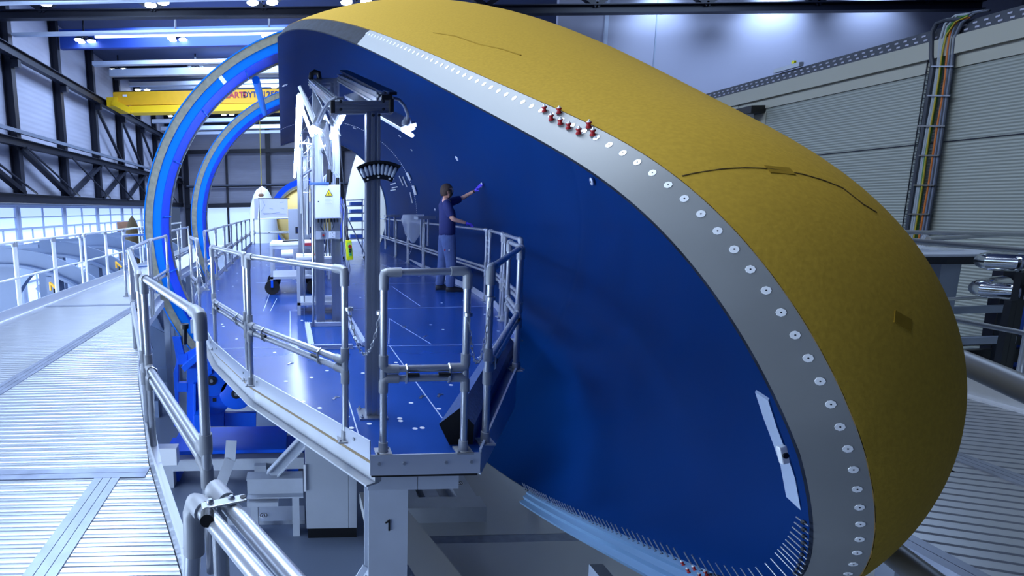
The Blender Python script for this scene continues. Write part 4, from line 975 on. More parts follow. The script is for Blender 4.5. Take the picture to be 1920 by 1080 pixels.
for i in range(5):
    x = a0.x + 0.16 + i * 0.024; h = 0.10 + 0.02 * (i % 3)
    tag(MB().path([(x - 0.06, 6.7, a1.z), (x - 0.05, 6.7, a1.z + h), (x, 6.7, a1.z + h + 0.04), (x + 0.04, 6.7, a1.z + h), (x + 0.05, 6.7, a1.z)], 0.006, 8).build('looped_cable', 'cable_white'), 'thin white cable looping on top of the electrical cabinet', 'cable', 'white cables looped over the cabinet')
for px_ in (617, 633): MB().tube(atY(px_, 346, 6.69), atY(px_, 333, 6.69), 0.022, 12).build('plug', 'black_plastic', ec)
# cable bundle to the right of the cabinet and below it
for i in range(7):
    p = [atY(640 + i, 382, 6.75), atY(644 + i * 1.2, 392, 6.72), atY(647 + i * 0.8, 430, 6.72), atY(645 + i, 470, 6.72), atY(650 + i, 505, 6.72), atY(655 - i * .5, 530, 6.72)]
    tag(MB().path(p, 0.007, 8).build('hanging_cable', 'cable_white' if i % 3 else 'cable_grey'), 'one of the pale cables hanging in a bundle beside the electrical cabinet', 'cable', 'cables hanging beside the cabinet')
for i, px_ in enumerate((603, 608, 615, 622, 627)):
    tag(MB().path([atY(px_, 411, 6.7), atY(px_ + (-2, 2, 0, 3, -3)[i], 425, 6.7), atY(612 + i * 1.5, 440, 6.72), atY(611 + i * 2, 458, 6.74), atY(609 + 3 * i, 480, 6.74)], 0.007, 8).build('dropping_cable', ('cable_dark', 'cable_grey', 'cable_white', 'cable_dark', 'cable_grey')[i]), 'cable dropping from the underside of the electrical cabinet between the columns', 'cable', 'cables under the cabinet')
sp = thing('switch_panel', 'white plate with red switch and round emblem below the electrical cabinet', 'panel', atY(615, 448, 6.62))
a0_, a1_ = atY(592, 449, 6.7), atY(638, 433, 6.7)
MB().bb((a0_.x, 6.7, a0_.z), (a1_.x, 6.72, a1_.z)).build('plate', 'steel_paint_light', sp, smooth=0)
p = atY(606, 441, 6.68); k_ = MB().box(p, (0.05, 0.05, 0.06)).build('switch_box', 'cable_grey', sp, smooth=0); MB().lathe([(0.014, 0), (0.012, 0.015)], p + Vector((0, -0.025, 0)), 12, (0, -1, 0)).build('red_knob', 'red_plastic', k_)
p = atY(622.5, 440, 6.68); k_ = MB().box(p, (0.08, 0.05, 0.075)).build('socket_box', 'white_paint', sp, smooth=0)
mk = MB()
for i in range(5):
    a = i * 1.257; mk.tube(p + Vector((0.016 * math.sin(a), -0.027, 0.016 * math.cos(a))), p + Vector((0.028 * math.sin(a + 0.3), -0.027, 0.028 * math.cos(a + 0.3))), 0.003, 6)
mk.build('round_emblem', 'dark_steel', k_)
# yellow pendant control
pc = thing('pendant_control', 'yellow hanging pendant control with red and green buttons', 'remote control', atY(654, 488, 6.5))
pd = MB().loft([[atY(x, y, Y) for x, y, Y in ((647.5, 450, 6.5), (659, 450, 6.5), (659, 450, 6.56), (647.5, 450, 6.56))], [atY(x, y, Y) for x, y, Y in ((649.5, 488, 6.5), (662.5, 487, 6.5), (662.5, 487, 6.56), (649.5, 488, 6.56))]], closed=True, cap=True).build('housing', 'pendant_yellow', pc, smooth=0, bevel=0.008)
MB().loft([[atY(x, y, Y) for x, y, Y in ((651, 455, 6.49), (658, 455, 6.49), (658, 455, 6.505), (651, 455, 6.505))], [atY(x, y, Y) for x, y, Y in ((654, 481, 6.49), (660, 480, 6.49), (660, 480, 6.505), (654, 481, 6.505))]], closed=True, cap=True).build('button_plate', 'marker_green', pc, smooth=0)
MB().lathe([(0.022, 0), (0.02, 0.02)], atY(656, 462, 6.49), 14, (0, -1, 0)).build('stop_button', 'red_plastic', pc)
for y_ in (468, 472): MB().lathe([(0.013, 0), (0.012, 0.012)], atY(656.5, y_, 6.49), 12, (0, -1, 0)).build('button', 'ink_black', pc)
MB().lathe([(0.013, 0), (0.012, 0.012)], atY(657, 477, 6.49), 12, (0, -1, 0)).build('start_button', 'green_plastic', pc)
MB().path([atY(652, 450, 6.53), atY(650, 440, 6.55), atY(649, 425, 6.6)], 0.018, 10).build('cable_boot', 'black_plastic', pc)
MB().path([atY(649, 425, 6.6), atY(648, 380, 6.7), atY(640, 300, 6.75), atY(632, 200, 6.75)], 0.008, 8).build('lead', 'cable_dark', pc)
# floor frame in front of the tower
ff = thing('tower_floor_frame', 'white profile frame lying on the deck in front of the tower', 'frame', (0.35, 6.4, DZ))
pa, pb, pc_, pdd = atZ(576, 612, DZ), atZ(655, 608, DZ), atZ(682, 651, DZ), atZ(584, 655, DZ)
def flat(a, b, w_, nm, z=0.025): profile_bar(MB(), (a.x, a.y, DZ + z), (b.x, b.y, DZ + z), w_).build(nm, 'frame_light', ff, smooth=0)
flat(pa, Vector((pb.x - 0.1, pa.y, 0)), 0.045, 'cross_bar'); flat(pdd, Vector((0.60, pdd.y, 0)), 0.045, 'cross_bar', 0.026); flat(pa, pdd, 0.06, 'side_bar', 0.03)
flat(atZ(655, 600, DZ), atZ(683, 650, DZ), 0.05, 'side_bar', 0.03); flat(atZ(647, 600, DZ), atZ(672, 650, DZ), 0.03, 'side_bar', 0.03)

# lamps: long tube rows and the two inclined lamps at the near end
def tube_lamp(label, p0, p1, r, housing=None, hw=0.11, cap=True, cable=None, group='white tube lamps', glow_off=(0, 0, 0)):
    p0, p1 = Vector(p0), Vector(p1); t = thing('tube_lamp', label, 'lamp', (p0 + p1) / 2, group)
    go = Vector(glow_off)
    MB().tube(p0 + go, p1 + go, r, 12).build('glowing_tube', 'tube_glow', t)
    if housing:
        u = Vector(housing).normalized(); MB().bar(p0 + u * 0.03, p1 + u * 0.03, hw, 0.03, up=u).build('housing', 'aluminium', t, smooth=0, bevel=0.004)
    return t
zl = CH + 1.07
tube_lamp('long glowing white tube lamp on the left side of the tower, running down', atY(561, 186, 5.05), atY(552, 332, 15.5), 0.024, (0.6, 0, 0.8), 0.08)
tube_lamp('glowing white tube lamp between the tower columns, running back', atY(644, 216, 6.0), atY(609, 277, 9.3), 0.024, (-0.5, 0, 0.9), 0.08)
l1 = tube_lamp('inclined white lamp on the left with grey housing and twin grey cables', atY(562, 176, 5.2), atY(590, 248, 3.9), 0.012, (0.85, 0, 0.5), 0.13, glow_off=(-0.02, 0, -0.02))
l2 = tube_lamp('inclined white lamp on the right under the crossbar with a looping grey cable', atY(658, 184, 5.6), atY(768, 246, 3.85), 0.012, (-0.25, -0.1, 0.95), 0.12, glow_off=(0.02, 0, -0.03))
for l_, e in ((l1, atY(589, 244, 3.88)), (l2, atY(769, 242, 3.83))):
    MB().box(e, (0.055, 0.03, 0.032), Matrix.Rotation(-0.5 if l_ is l2 else 0.5, 3, 'Y')).build('glowing_end', 'tube_glow', l_, smooth=0)
e = atY(598, 232, 3.9); MB().box(e, (0.09, 0.06, 0.07), Matrix.Rotation(0.4, 3, 'Y')).build('end_block', 'aluminium', l1, smooth=0, bevel=0.006)
e = atY(761, 236, 3.84); MB().lathe([(0.03, 0), (0.035, 0.02), (0.02, 0.06)], e, 12, (0.2, -0.2, 1)).build('end_block', 'cable_grey', l2)
for k in range(2):
    MB().path([atY(594 + 6 * k, 230, 3.86), atY(606 + 4 * k, 205, 3.8), atY(616 + 3 * k, 190, 3.74), atY(628 + 3 * k, 184, 3.72), atY(640 + 3 * k, 184, 3.75)], 0.009, 8).build('lead', 'cable_grey', l1)
MB().path([atY(736, 184, 3.7), atY(748, 187, 3.72), atY(758, 198, 3.76), atY(765, 215, 3.8), atY(763, 232, 3.82)], 0.011, 8).build('lead', 'cable_grey', l2)

# ================================================================ carts, tables and far equipment on the platform
def leg_table(name, label, cat, x0, x1, y0, y1, h, z0=DZ, m='steel_paint_light', shelf=None, lw=0.045, wheels=0, top='white_paint', group=None, tt=0.04):
    t = thing(name, label, cat, ((x0 + x1) / 2, (y0 + y1) / 2, z0), group)
    MB().bb((x0, y0, z0 + h - tt), (x1, y1, z0 + h)).build('table_top', top, t, smooth=0, bevel=0.004)
    MB().bb((x0 + 0.02, y0 + 0.01, z0 + h - tt - 0.06), (x1 - 0.02, y0 + 0.03, z0 + h - tt)).bb((x0 + 0.02, y1 - 0.03, z0 + h - tt - 0.06), (x1 - 0.02, y1 - 0.01, z0 + h - tt)).bb((x0 + 0.01, y0 + 0.01, z0 + h - tt - 0.06), (x0 + 0.03, y1 - 0.01, z0 + h - tt)).bb((x1 - 0.03, y0 + 0.01, z0 + h - tt - 0.06), (x1 - 0.01, y1 - 0.01, z0 + h - tt)).build('apron', m, t, smooth=0)
    for x in (x0 + lw / 2, x1 - lw / 2):
        for y in (y0 + lw / 2, y1 - lw / 2):
            MB().bb((x - lw / 2, y - lw / 2, z0 + wheels), (x + lw / 2, y + lw / 2, z0 + h - tt)).build('leg', m, t, smooth=0)
            if wheels:
                wh = MB().lathe([(wheels * 0.5, -0.025), (wheels * 0.5, 0.025)], (x, y + 0.03, z0 + wheels * 0.5), 20, (0, 1, 0.0)).build('caster_wheel', 'rubber', t)
                MB().bb((x - 0.02, y - 0.02, z0 + wheels * 0.5), (x + 0.02, y + 0.0, z0 + wheels)).build('caster_fork', 'machine_blue', wh, smooth=0)
    for s in (shelf or ()): MB().bb((x0, y0, z0 + s - 0.04), (x1, y1, z0 + s)).build('shelf', m, t, smooth=0)
    return t
T1 = leg_table('work_trolley', 'grey metal work trolley on big black casters left of the tower', 'trolley', -0.42, 0.36, 9.2, 10.2, 0.90, shelf=(0.32,), wheels=0.26)
T2 = leg_table('work_bench', 'white topped bench standing just behind the tower columns', 'bench', 0.03, 0.60, 7.35, 7.95, 0.82, shelf=(0.18,))
T3 = leg_table('side_table', 'low white table behind the trolley with blue caster', 'table', -0.05, 0.75, 11.2, 11.9, 0.7)
def put(name, label, cat, mb, m, group=None, **k): return tag(mb.build(name, m, **k), label, cat, group)
put('drawing_roll', 'flat white papers lying on the trolley top', 'paper', MB().bb((-0.35, 9.35, DZ + 0.901), (0.2, 9.8, DZ + 0.92)), 'paper', smooth=0)
put('hand_tool', 'dark tool lying across the papers on the trolley', 'tool', MB().bar((-0.2, 9.3, DZ + 0.93), (0.1, 9.32, DZ + 0.935), 0.02, 0.02), 'dark_steel', smooth=0)
put('paper_roll', 'white paper roll hung on the front of the trolley', 'roll', MB().lathe([(0.07, -0.1), (0.07, 0.1)], (-0.12, 9.12, DZ + 0.72), 16, (1, 0, 0)), 'paper')
put('red_label', 'small red label on the edge of the trolley top', 'label', MB().bb((0.18, 9.19, DZ + 0.85), (0.34, 9.2, DZ + 0.9)), 'ink_red', smooth=0)
put('tool_tray', 'white tray with small parts on the bench behind the tower', 'tray', MB().bb((0.08, 7.4, DZ + 0.821), (0.30, 7.6, DZ + 0.84)), 'paper', smooth=0)
put('pink_sponge', 'pink pad on the bench beside the tower column', 'pad', MB().bb((0.24, 7.38, DZ + 0.841), (0.33, 7.45, DZ + 0.86)), 'ink_red', smooth=0)
# monitor
mo = thing('monitor', 'dark screen monitor behind the trolley', 'monitor', (0.33, 12.2, DZ + 0.7))
a_, b_ = atY(554, 438, 12.2), atY(590, 425, 12.2)
MB().bb((a_.x, 12.2, a_.z), (b_.x, 12.25, b_.z)).build('screen_frame', 'black_plastic', mo, smooth=0); MB().bb((a_.x + 0.03, 12.19, a_.z + 0.03), (b_.x - 0.03, 12.2, b_.z - 0.03)).build('screen', 'screen', mo, smooth=0)
MB().bb((0.2, 12.2, DZ + 0.0), (0.26, 12.28, a_.z + 0.02)).build('stand', 'black_plastic', mo, smooth=0)
def upright(name, label, cat, px0, px1, pyt, Y, z0, m, depth=0.4, group=None):
    a = atY(px0, pyt, Y); b = atY(px1, pyt, Y)
    return tag(MB().bb((a.x, Y, z0), (b.x, Y + depth, a.z)).build(name, m, smooth=0, bevel=0.004), label, cat, group)
upright('storage_cabinet', 'plain pale grey cabinet standing behind the trolley', 'cabinet', 540, 564, 392, 14.0, DZ, 'cabinet_grey', 0.5)
upright('server_cabinet', 'narrow white cabinet behind the left tower columns', 'cabinet', 571, 596, 378, 15.2, DZ, 'steel_paint_light', 0.4)
upright('blue_tool_cabinet', 'dark blue cabinet low behind the bench and trolley', 'cabinet', 560, 610, 447, 13.0, DZ, 'screen', 0.4)
# paper board on a black stand
bd = thing('paper_board', 'large white drawing sheet clipped on a board stand at the far left of the platform', 'board', (-0.9, 16.6, DZ))
a_, b_ = atY(488, 409, 16.6), atY(539, 371, 16.6)
MB().bb((a_.x, 16.6, a_.z), (b_.x, 16.62, b_.z)).build('sheet', 'paper', bd, smooth=0)
MB().tube(atY(484, 372, 16.6), atY(543, 372, 16.6), 0.012, 8).build('top_bar', 'dark_steel', bd)
xs = atY(486, 400, 16.6).x; MB().tube((xs, 16.64, DZ + 0.02), (xs, 16.64, atY(486, 371, 16.6).z), 0.014, 8).build('pole', 'dark_steel', bd)
MB().lathe([(0.14, 0), (0.13, 0.02)], (xs, 16.64, DZ), 20).build('foot', 'black_plastic', bd)
MB().loft([[atY(476, 373, 16.58), atY(484, 371, 16.6)], [atY(477, 392, 16.55), atY(485, 392, 16.6)], [atY(477, 413, 16.57), atY(483, 412, 16.6)]]).build('hanging_sheet', 'paper', bd)
dr = MB(); 
for a, b in (((492, 375), (497, 385)), ((497, 385), (490, 396)), ((493, 400), (536, 401)), ((495, 402), (525, 398)), ((525, 380), (532, 379)), ((505, 391), (512, 392)), ((526, 390), (533, 392))):
    dr.bar(atY(*a, 16.595), atY(*b, 16.595), 0.012, 0.004, up=(0, 1, 0))
dr.build('pencil_lines', 'frame_light', bd, smooth=0)
# steel trays resting on the right rail
for i, (x0, x1, y, Y) in enumerate(((722, 747, 403, 15.0), (780, 812, 406, 11.7))):
    a = atY(x0, y, Y); b = atY(x1, y, Y)
    tr = thing('rail_tray', ('smaller far' if i == 0 else 'larger near') + ' steel tray mounted on top of the right platform rail', 'tray', ((a.x + b.x) / 2, Y, a.z))
    MB().bb((a.x, Y - 0.2, a.z - 0.06), (b.x, Y + 0.2, a.z)).build('tray', 'steel', tr, smooth=0)
    for x in (a.x + 0.1, b.x - 0.12): MB().bb((x, Y - 0.03, DZ + 0.62), (x + 0.03, Y + 0.03, a.z - 0.06)).build('bracket_leg', 'steel', tr, smooth=0)
# clear plastic bag between the trays
c_ = atY(775, 412, 12.6); rows = []
rn_ = random.Random(5)
for k in range(7):
    s_ = (0.22, 0.26, 0.24, 0.2, 0.16, 0.1, 0.03)[k]
    rows.append([c_ + Vector((s_ * math.cos(j * PI / 7) * (1 + 0.25 * rn_.random()), s_ * 0.5 * math.sin(j * PI / 7) * (1 + 0.3 * rn_.random()), 0.12 - 0.11 * k)) for j in range(14)])
tag(MB().loft(rows, closed=True).build('plastic_bag', 'plastic_film'), 'clear plastic bag hanging over the right rail between the two trays', 'bag')
# shelf stair trolley at the far end
sh = thing('shelf_trolley', 'tall aluminium tube shelf trolley with blue bins, seen between cabinet and mast', 'trolley', (1.7, 15.5, DZ))
xa, xb = atY(645, 400, 15.5).x, atY(684, 400, 15.5).x; zt = atY(670, 372, 15.5).z
for x in (xa, xb):
    for y in (15.5, 16.1): MB().tube((x, y, DZ + 0.1), (x, y, zt), 0.02, 8).build('upright_tube', 'rail_tube', sh)
for k, py_ in enumerate((374, 385, 399, 414, 430, 447)):
    z_ = atY(665, py_, 15.5).z
    MB().bb((xa + 0.1, 15.5, z_ - 0.03), (xb, 16.1, z_)).build('shelf', 'rail_tube', sh, smooth=0)
MB().tube((xa, 15.48, zt - 0.35), (xb, 15.48, DZ + 0.15), 0.018, 8).build('diagonal_tube', 'rail_tube', sh)
for x in (xa, xb): MB().lathe([(0.05, -0.02), (0.05, 0.02)], (x, 15.5, DZ + 0.05), 14, (0, 1, 0)).build('caster_wheel', 'rubber', sh)
for k, py_ in enumerate((385, 399, 414, 447)):
    z_ = atY(665, py_, 15.5).z
    tag(MB().bb((xa + 0.2, 15.52, z_ + 0.002), (xb - 0.05, 15.9, z_ + 0.10)).build('storage_bin', 'blue_bin', smooth=0, bevel=0.004), 'blue bin on the %s shelf from the top of the tube shelf trolley' % ORD[k], 'bin', 'blue bins on the shelf trolley')

# ================================================================ the man
pr = thing('person', 'bearded man in navy polo shirt and work trousers wiping the shell with a purple glove', 'person', (2.72, 9.3, DZ))
PYc = 9.3
def skin_mesh(name, m, verts, edges, radii, root=0, sub=2, parent=pr):
    me = bpy.data.meshes.new(name); o0 = ORG[parent.name]
    me.from_pydata([tuple(Vector(v) - o0) for v in verts], edges, []); me.materials.append(M[m])
    o = bpy.data.objects.new(name, me); C.objects.link(o); o.parent = parent; ORG[o.name] = o0
    s = o.modifiers.new('skin', 'SKIN'); s.use_smooth_shade = True
    if not me.skin_vertices: me.attributes.new('skin_vertices', 'FLOAT', 'POINT') if False else None
    if me.skin_vertices:
        for i, r in enumerate(radii):
            sv = me.skin_vertices[0].data[i]; sv.radius = r if isinstance(r, tuple) else (r, r); sv.use_root = (i == root)
    o.modifiers.new('sub', 'SUBSURF').levels = sub; o.modifiers['sub'].render_levels = sub
    return o
def body_loft(name, m, rings, n=18, parent=pr, sm=60):
    """rings: (centre, rx (front-back), ry (side), axis dir)"""
    mb = MB(); rows = []
    for c, rx, ry, ax in rings:
        ax = Vector(ax).normalized(); sd = Vector((0, 1, 0)); sd = (sd - ax * sd.dot(ax)).normalized(); fr = sd.cross(ax)
        rows.append([Vector(c) + fr * rx * math.cos(2 * PI * j / n) + sd * ry * math.sin(2 * PI * j / n) for j in range(n)])
    mb.loft(rows, closed=True, cap=True); o = mb.build(name, m, parent, smooth=sm); s = o.modifiers.new('sub', 'SUBSURF'); s.levels = 1; s.render_levels = 1
    return o
BX = atY(840, 450, PYc).x
def J(px_, py_, Y): return atY(px_, py_, Y)
head = J(837.5, 358.5, PYc); neck = J(834, 374, PYc)
shR, elR, wrR, haR = J(838, 382, 9.10), J(848, 411, 9.04), J(874, 418, 9.08), J(884, 421.5, 9.10)
shL, elL, wrL, haL = J(842, 380, 9.50), J(866, 372, 9.60), J(891, 357, 9.50), J(899, 349, 9.44)
up = Vector((0, 0, 1))
# body (skin): legs, torso, neck, arms as one surface
hip = Vector((BX - 0.02, PYc, DZ + 0.95)); ch = Vector((BX - 0.02, PYc, DZ + 1.28)); 
V_ = [hip, ch, neck + Vector((0, 0, -0.04)), neck + Vector((0.015, 0, 0.05)), shR, elR, wrR, shL, elL, wrL,
      hip + Vector((0, -0.1, -0.05)), Vector((BX + 0.03, PYc - 0.12, DZ + 0.5)), Vector((BX + 0.02, PYc - 0.13, DZ + 0.1)), hip + Vector((0, 0.1, -0.05)), Vector((BX - 0.05, PYc + 0.12, DZ + 0.5)), Vector((BX - 0.10, PYc + 0.12, DZ + 0.1))]
E_ = [(0, 1), (1, 2), (2, 3), (2, 4), (4, 5), (5, 6), (2, 7), (7, 8), (8, 9), (0, 10), (10, 11), (11, 12), (0, 13), (13, 14), (14, 15)]
R_ = [(0.12, 0.10), (0.13, 0.11), 0.06, 0.055, 0.055, 0.042, 0.028, 0.055, 0.042, 0.028, 0.08, 0.055, 0.04, 0.08, 0.055, 0.04]
bodyo = skin_mesh('body', 'skin', V_, E_, R_)
body_loft('polo_shirt', 'shirt_navy', [(hip + up * -0.02, 0.135, 0.175, up), (hip + up * 0.08, 0.14, 0.175, up), (ch + up * -0.12, 0.135, 0.175, up), (ch, 0.14, 0.20, up), (ch + up * 0.12, 0.13, 0.21, up), (neck + up * -0.10 + Vector((-0.01, 0, 0)), 0.10, 0.185, up), (neck + up * -0.045, 0.075, 0.12, up), (neck + up * -0.01, 0.066, 0.07, up)])
for s_, e_, nm in ((shR, elR, -1), (shL, elL, 1)):
    d = (e_ - s_).normalized(); st = s_ - d * 0.03 + Vector((0, -nm * 0.04, 0.01))
    mb = MB(); mb.path([st, s_ + d * 0.04, s_ + d * 0.13, s_.lerp(e_, 0.72), s_.lerp(e_, 0.80)], 0.07, 14, rs=[0.055, 0.078, 0.072, 0.068, 0.064]); mb.build('sleeve', 'shirt_navy', pr, smooth=60)
mb = MB(); cp = neck + up * -0.005; mb.lathe([(0.07, -0.02), (0.062, 0.03), (0.056, 0.03), (0.06, -0.01)], cp, 18, (0.1, 0, 1)); mb.build('collar', 'shirt_navy', pr, smooth=60)
# trousers
hp = hip + up * 0.02
tr_ = MB(); 
for sgn, kx, ax_ in ((-1, 0.03, 0.02), (1, -0.05, -0.10)):
    a = hp + Vector((0, sgn * 0.075, 0)); kn = Vector((BX + kx, PYc + sgn * 0.115, DZ + 0.50)); an = Vector((BX + ax_, PYc + sgn * 0.125, DZ + 0.07))
    body_loft('trouser_leg', 'trouser', [(a + up * 0.06, 0.128, 0.10, up), (a + up * -0.06, 0.132, 0.105, up), (a.lerp(kn, 0.45), 0.115, 0.092, up), (kn, 0.085, 0.078, up), (kn.lerp(an, 0.35), 0.088, 0.08, up), (kn.lerp(an, 0.8), 0.078, 0.074, up), (an, 0.085, 0.08, up)])
    sh_ = MB(); f0 = an + Vector((-0.07, 0, -0.03)); rows = []
    for u, w_, h_ in ((0, 0.03, 0.05), (0.03, 0.042, 0.075), (0.1, 0.045, 0.085), (0.16, 0.046, 0.07), (0.22, 0.048, 0.05), (0.27, 0.04, 0.04), (0.29, 0.02, 0.025)):
        rows.append([Vector((f0.x + u, an.y + w_ * math.cos(j * PI / 5), DZ + 0.022 + max(-0.018, h_ * math.sin(j * PI / 5)) * 1.1)) for j in range(10)])
    sh_.loft(rows, closed=True, cap=True); so = sh_.build('shoe', 'shoe', pr, smooth=50)
    MB().prism([(f0.x, an.y - 0.045), (f0.x + 0.29, an.y - 0.04), (f0.x + 0.29, an.y + 0.04), (f0.x, an.y + 0.045)], 'z', DZ + 0.0005, DZ + 0.018).build('sole', 'rubber', so, smooth=0)
body_loft('trouser_seat', 'trouser', [(hip + up * 0.07, 0.132, 0.168, up), (hip, 0.138, 0.175, up), (hip + up * -0.1, 0.13, 0.17, up)])
for px_, m_ in ((834, 'ink_red'), (842, 'washer')):
    MB().box(atY(px_, 469, 9.085), (0.02, 0.004, 0.03)).build('pocket_patch', m_, pr, smooth=0)
# head
mb = MB(); n = 20; rows = []; hf = Vector((0.985, -0.05, 0.17)).normalized(); hs = Vector((0, 1, 0)); hu = hf.cross(hs) * -1; hu = hs.cross(hf) * -1 if hu.z < 0 else hu
hw = [(-0.115, 0.03, 0.03, 0.0), (-0.10, 0.065, 0.05, 0.01), (-0.06, 0.085, 0.062, 0.006), (-0.02, 0.092, 0.07, 0.0), (0.02, 0.096, 0.075, -0.002), (0.06, 0.092, 0.073, -0.004), (0.095, 0.07, 0.056, -0.006), (0.115, 0.03, 0.025, -0.006)]
for h_, rx, ry, ox in hw:
    row = []
    for j in range(n):
        a = 2 * PI * j / n; fx = rx * math.cos(a); 
        if math.cos(a) > 0.97 and -0.03 < h_ < 0.03: fx += 0.022 if h_ < 0 else 0.008
        row.append(head + hf * (fx + ox) + hs * ry * math.sin(a) + hu * h_)
    rows.append(row)
mb.loft(rows, closed=True, cap=True); hd = mb.build('head', 'skin', pr, smooth=70)
for sg_ in (-1, 1):
    MB().sph(head + hf * 0.083 + hs * sg_ * 0.03 + hu * 0.018, 0.011, 10).build('eye', 'washer', hd)
    MB().sph(head + hf * 0.0925 + hs * sg_ * 0.03 + hu * 0.018, 0.005, 8).build('pupil', 'ink_black', hd)
    MB().sph(head - hf * 0.005 + hs * sg_ * 0.074 + hu * -0.005, 0.022, 10, (0.8, 0.35, 1.2)).build('ear', 'skin', hd)
    MB().bar(head + hf * 0.092 + hs * sg_ * 0.045 + hu * 0.036, head + hf * 0.098 + hs * sg_ * 0.015 + hu * 0.038, 0.012, 0.008).build('eyebrow', 'hair', hd)
MB().loft([[head + hf * 0.094 + hu * 0.02, head + hf * 0.094 + hs * 0.008 + hu * 0.02, head + hf * 0.094 - hs * 0.008 + hu * 0.02], [head + hf * 0.122 + hu * -0.014, head + hf * 0.1 + hs * 0.016 + hu * -0.02, head + hf * 0.1 - hs * 0.016 + hu * -0.02], [head + hf * 0.098 + hu * -0.028, head + hf * 0.096 + hs * 0.012 + hu * -0.026, head + hf * 0.096 - hs * 0.012 + hu * -0.026]], closed=True, cap=True).build('nose', 'skin', hd)
MB().bar(head + hf * 0.102 + hs * -0.022 + hu * -0.05, head + hf * 0.102 + hs * 0.022 + hu * -0.05, 0.01, 0.008).build('lips', 'ink_red', hd)
# hair cap and beard
def headpatch(name, m, off, test):
    mb = MB(); rws = []
    N1, N2 = 28, 18
    g = []
    for i in range(N2 + 1):
        t = PI * i / N2; row = []
        for j in range(N1):
            a = 2 * PI * j / N1; row.append((math.cos(a) * math.sin(t), math.sin(a) * math.sin(t), math.cos(t)))
        g.append(row)
    vs = {}
    def vv(i, j):
        j %= N1
        if (i, j) not in vs:
            x, y, z = g[i][j]; vs[(i, j)] = mb.bm.verts.new(head + hf * x * (0.096 + off) + hs * y * (0.077 + off) + hu * z * (0.118 + off))
        return vs[(i, j)]
    for i in range(N2):
        for j in range(N1):
            x, y, z = [(g[i][j][k] + g[i + 1][(j + 1) % N1][k]) / 2 for k in range(3)]
            if test(x, y, z):
                try: mb.bm.faces.new((vv(i, j), vv(i + 1, j), vv(i + 1, j + 1), vv(i, j + 1)))
                except ValueError: pass
    o = mb.build(name, m, pr, smooth=60); so = o.modifiers.new('solid', 'SOLIDIFY'); so.thickness = 0.012; so.offset = -1; return o
headpatch('hair', 'hair', 0.017, lambda x, y, z: (z > 0.42 and x < 0.8) or (z > 0.08 and x < 0.25) or (z > -0.5 and x < -0.12))
headpatch('beard', 'hair', 0.012, lambda x, y, z: (z < -0.28 and x > 0.15 and not (z > -0.5 and abs(y) < 0.2 and x > .9)) or (z < 0.1 and 0.1 < x < 0.55 and abs(y) > 0.55))
# gloved hands with separate fingers
def hand(name, wrist, tip, palm_n, curl, spread=0.2, thumb_side=1):
    d = (tip - wrist).normalized(); nrm = (Vector(palm_n) - d * Vector(palm_n).dot(d)).normalized(); sd = d.cross(nrm) * thumb_side
    vs = [wrist - d * 0.02, wrist + d * 0.035, wrist + d * 0.075]; es = [(0, 1), (1, 2)]; rs_ = [(0.03, 0.026), (0.038, 0.02), (0.042, 0.017)]
    for k, (off, ln) in enumerate(((0.032, 0.070), (0.011, 0.080), (-0.011, 0.074), (-0.031, 0.058))):
        b = wrist + d * 0.085 + sd * off; dd = (d + sd * off * spread * 8).normalized(); i0 = len(vs)
        p1_ = b + dd * ln * 0.45 + nrm * curl * 0.012; p2_ = p1_ + (dd + nrm * curl).normalized() * ln * 0.33; p3_ = p2_ + (dd + nrm * curl * 2).normalized() * ln * 0.28
        vs += [b, p1_, p2_, p3_]; es += [(2, i0), (i0, i0 + 1), (i0 + 1, i0 + 2), (i0 + 2, i0 + 3)]; rs_ += [0.0105, 0.0095, 0.009, 0.0075]
    i0 = len(vs); b = wrist + d * 0.03 + sd * 0.035; t1 = b + (d * 0.6 + sd).normalized() * 0.03 + nrm * curl * 0.01; t2 = t1 + (d + sd * 0.4 + nrm * curl * 0.5).normalized() * 0.032
    vs += [b, t1, t2]; es += [(1, i0), (i0, i0 + 1), (i0 + 1, i0 + 2)]; rs_ += [0.015, 0.0115, 0.009]
    return skin_mesh(name, 'glove', vs, es, rs_, sub=1)
hand('glove', wrL, haL, (0.95, 0.0, -0.1), 0.15, 0.25, -1)
hand('glove', wrR, haR, (0.3, 0, -1), 1.0, 0.15, 1)
p = wrL.lerp(haL, -0.15); MB().lathe([(0.033, -0.008), (0.033, 0.008)], wrL - (wrL - elL).normalized() * 0.03, 16, (wrL - elL)).build('wristwatch', 'ink_black', pr)
cw = haL + Vector((0.03, 0.0, 0.015)); tag(MB().sph(cw, 0.045, 10, (0.25, 0.8, 1.2)).build('cleaning_cloth', 'paper'), 'small white cloth pressed on the blue shell under the purple glove', 'cloth')
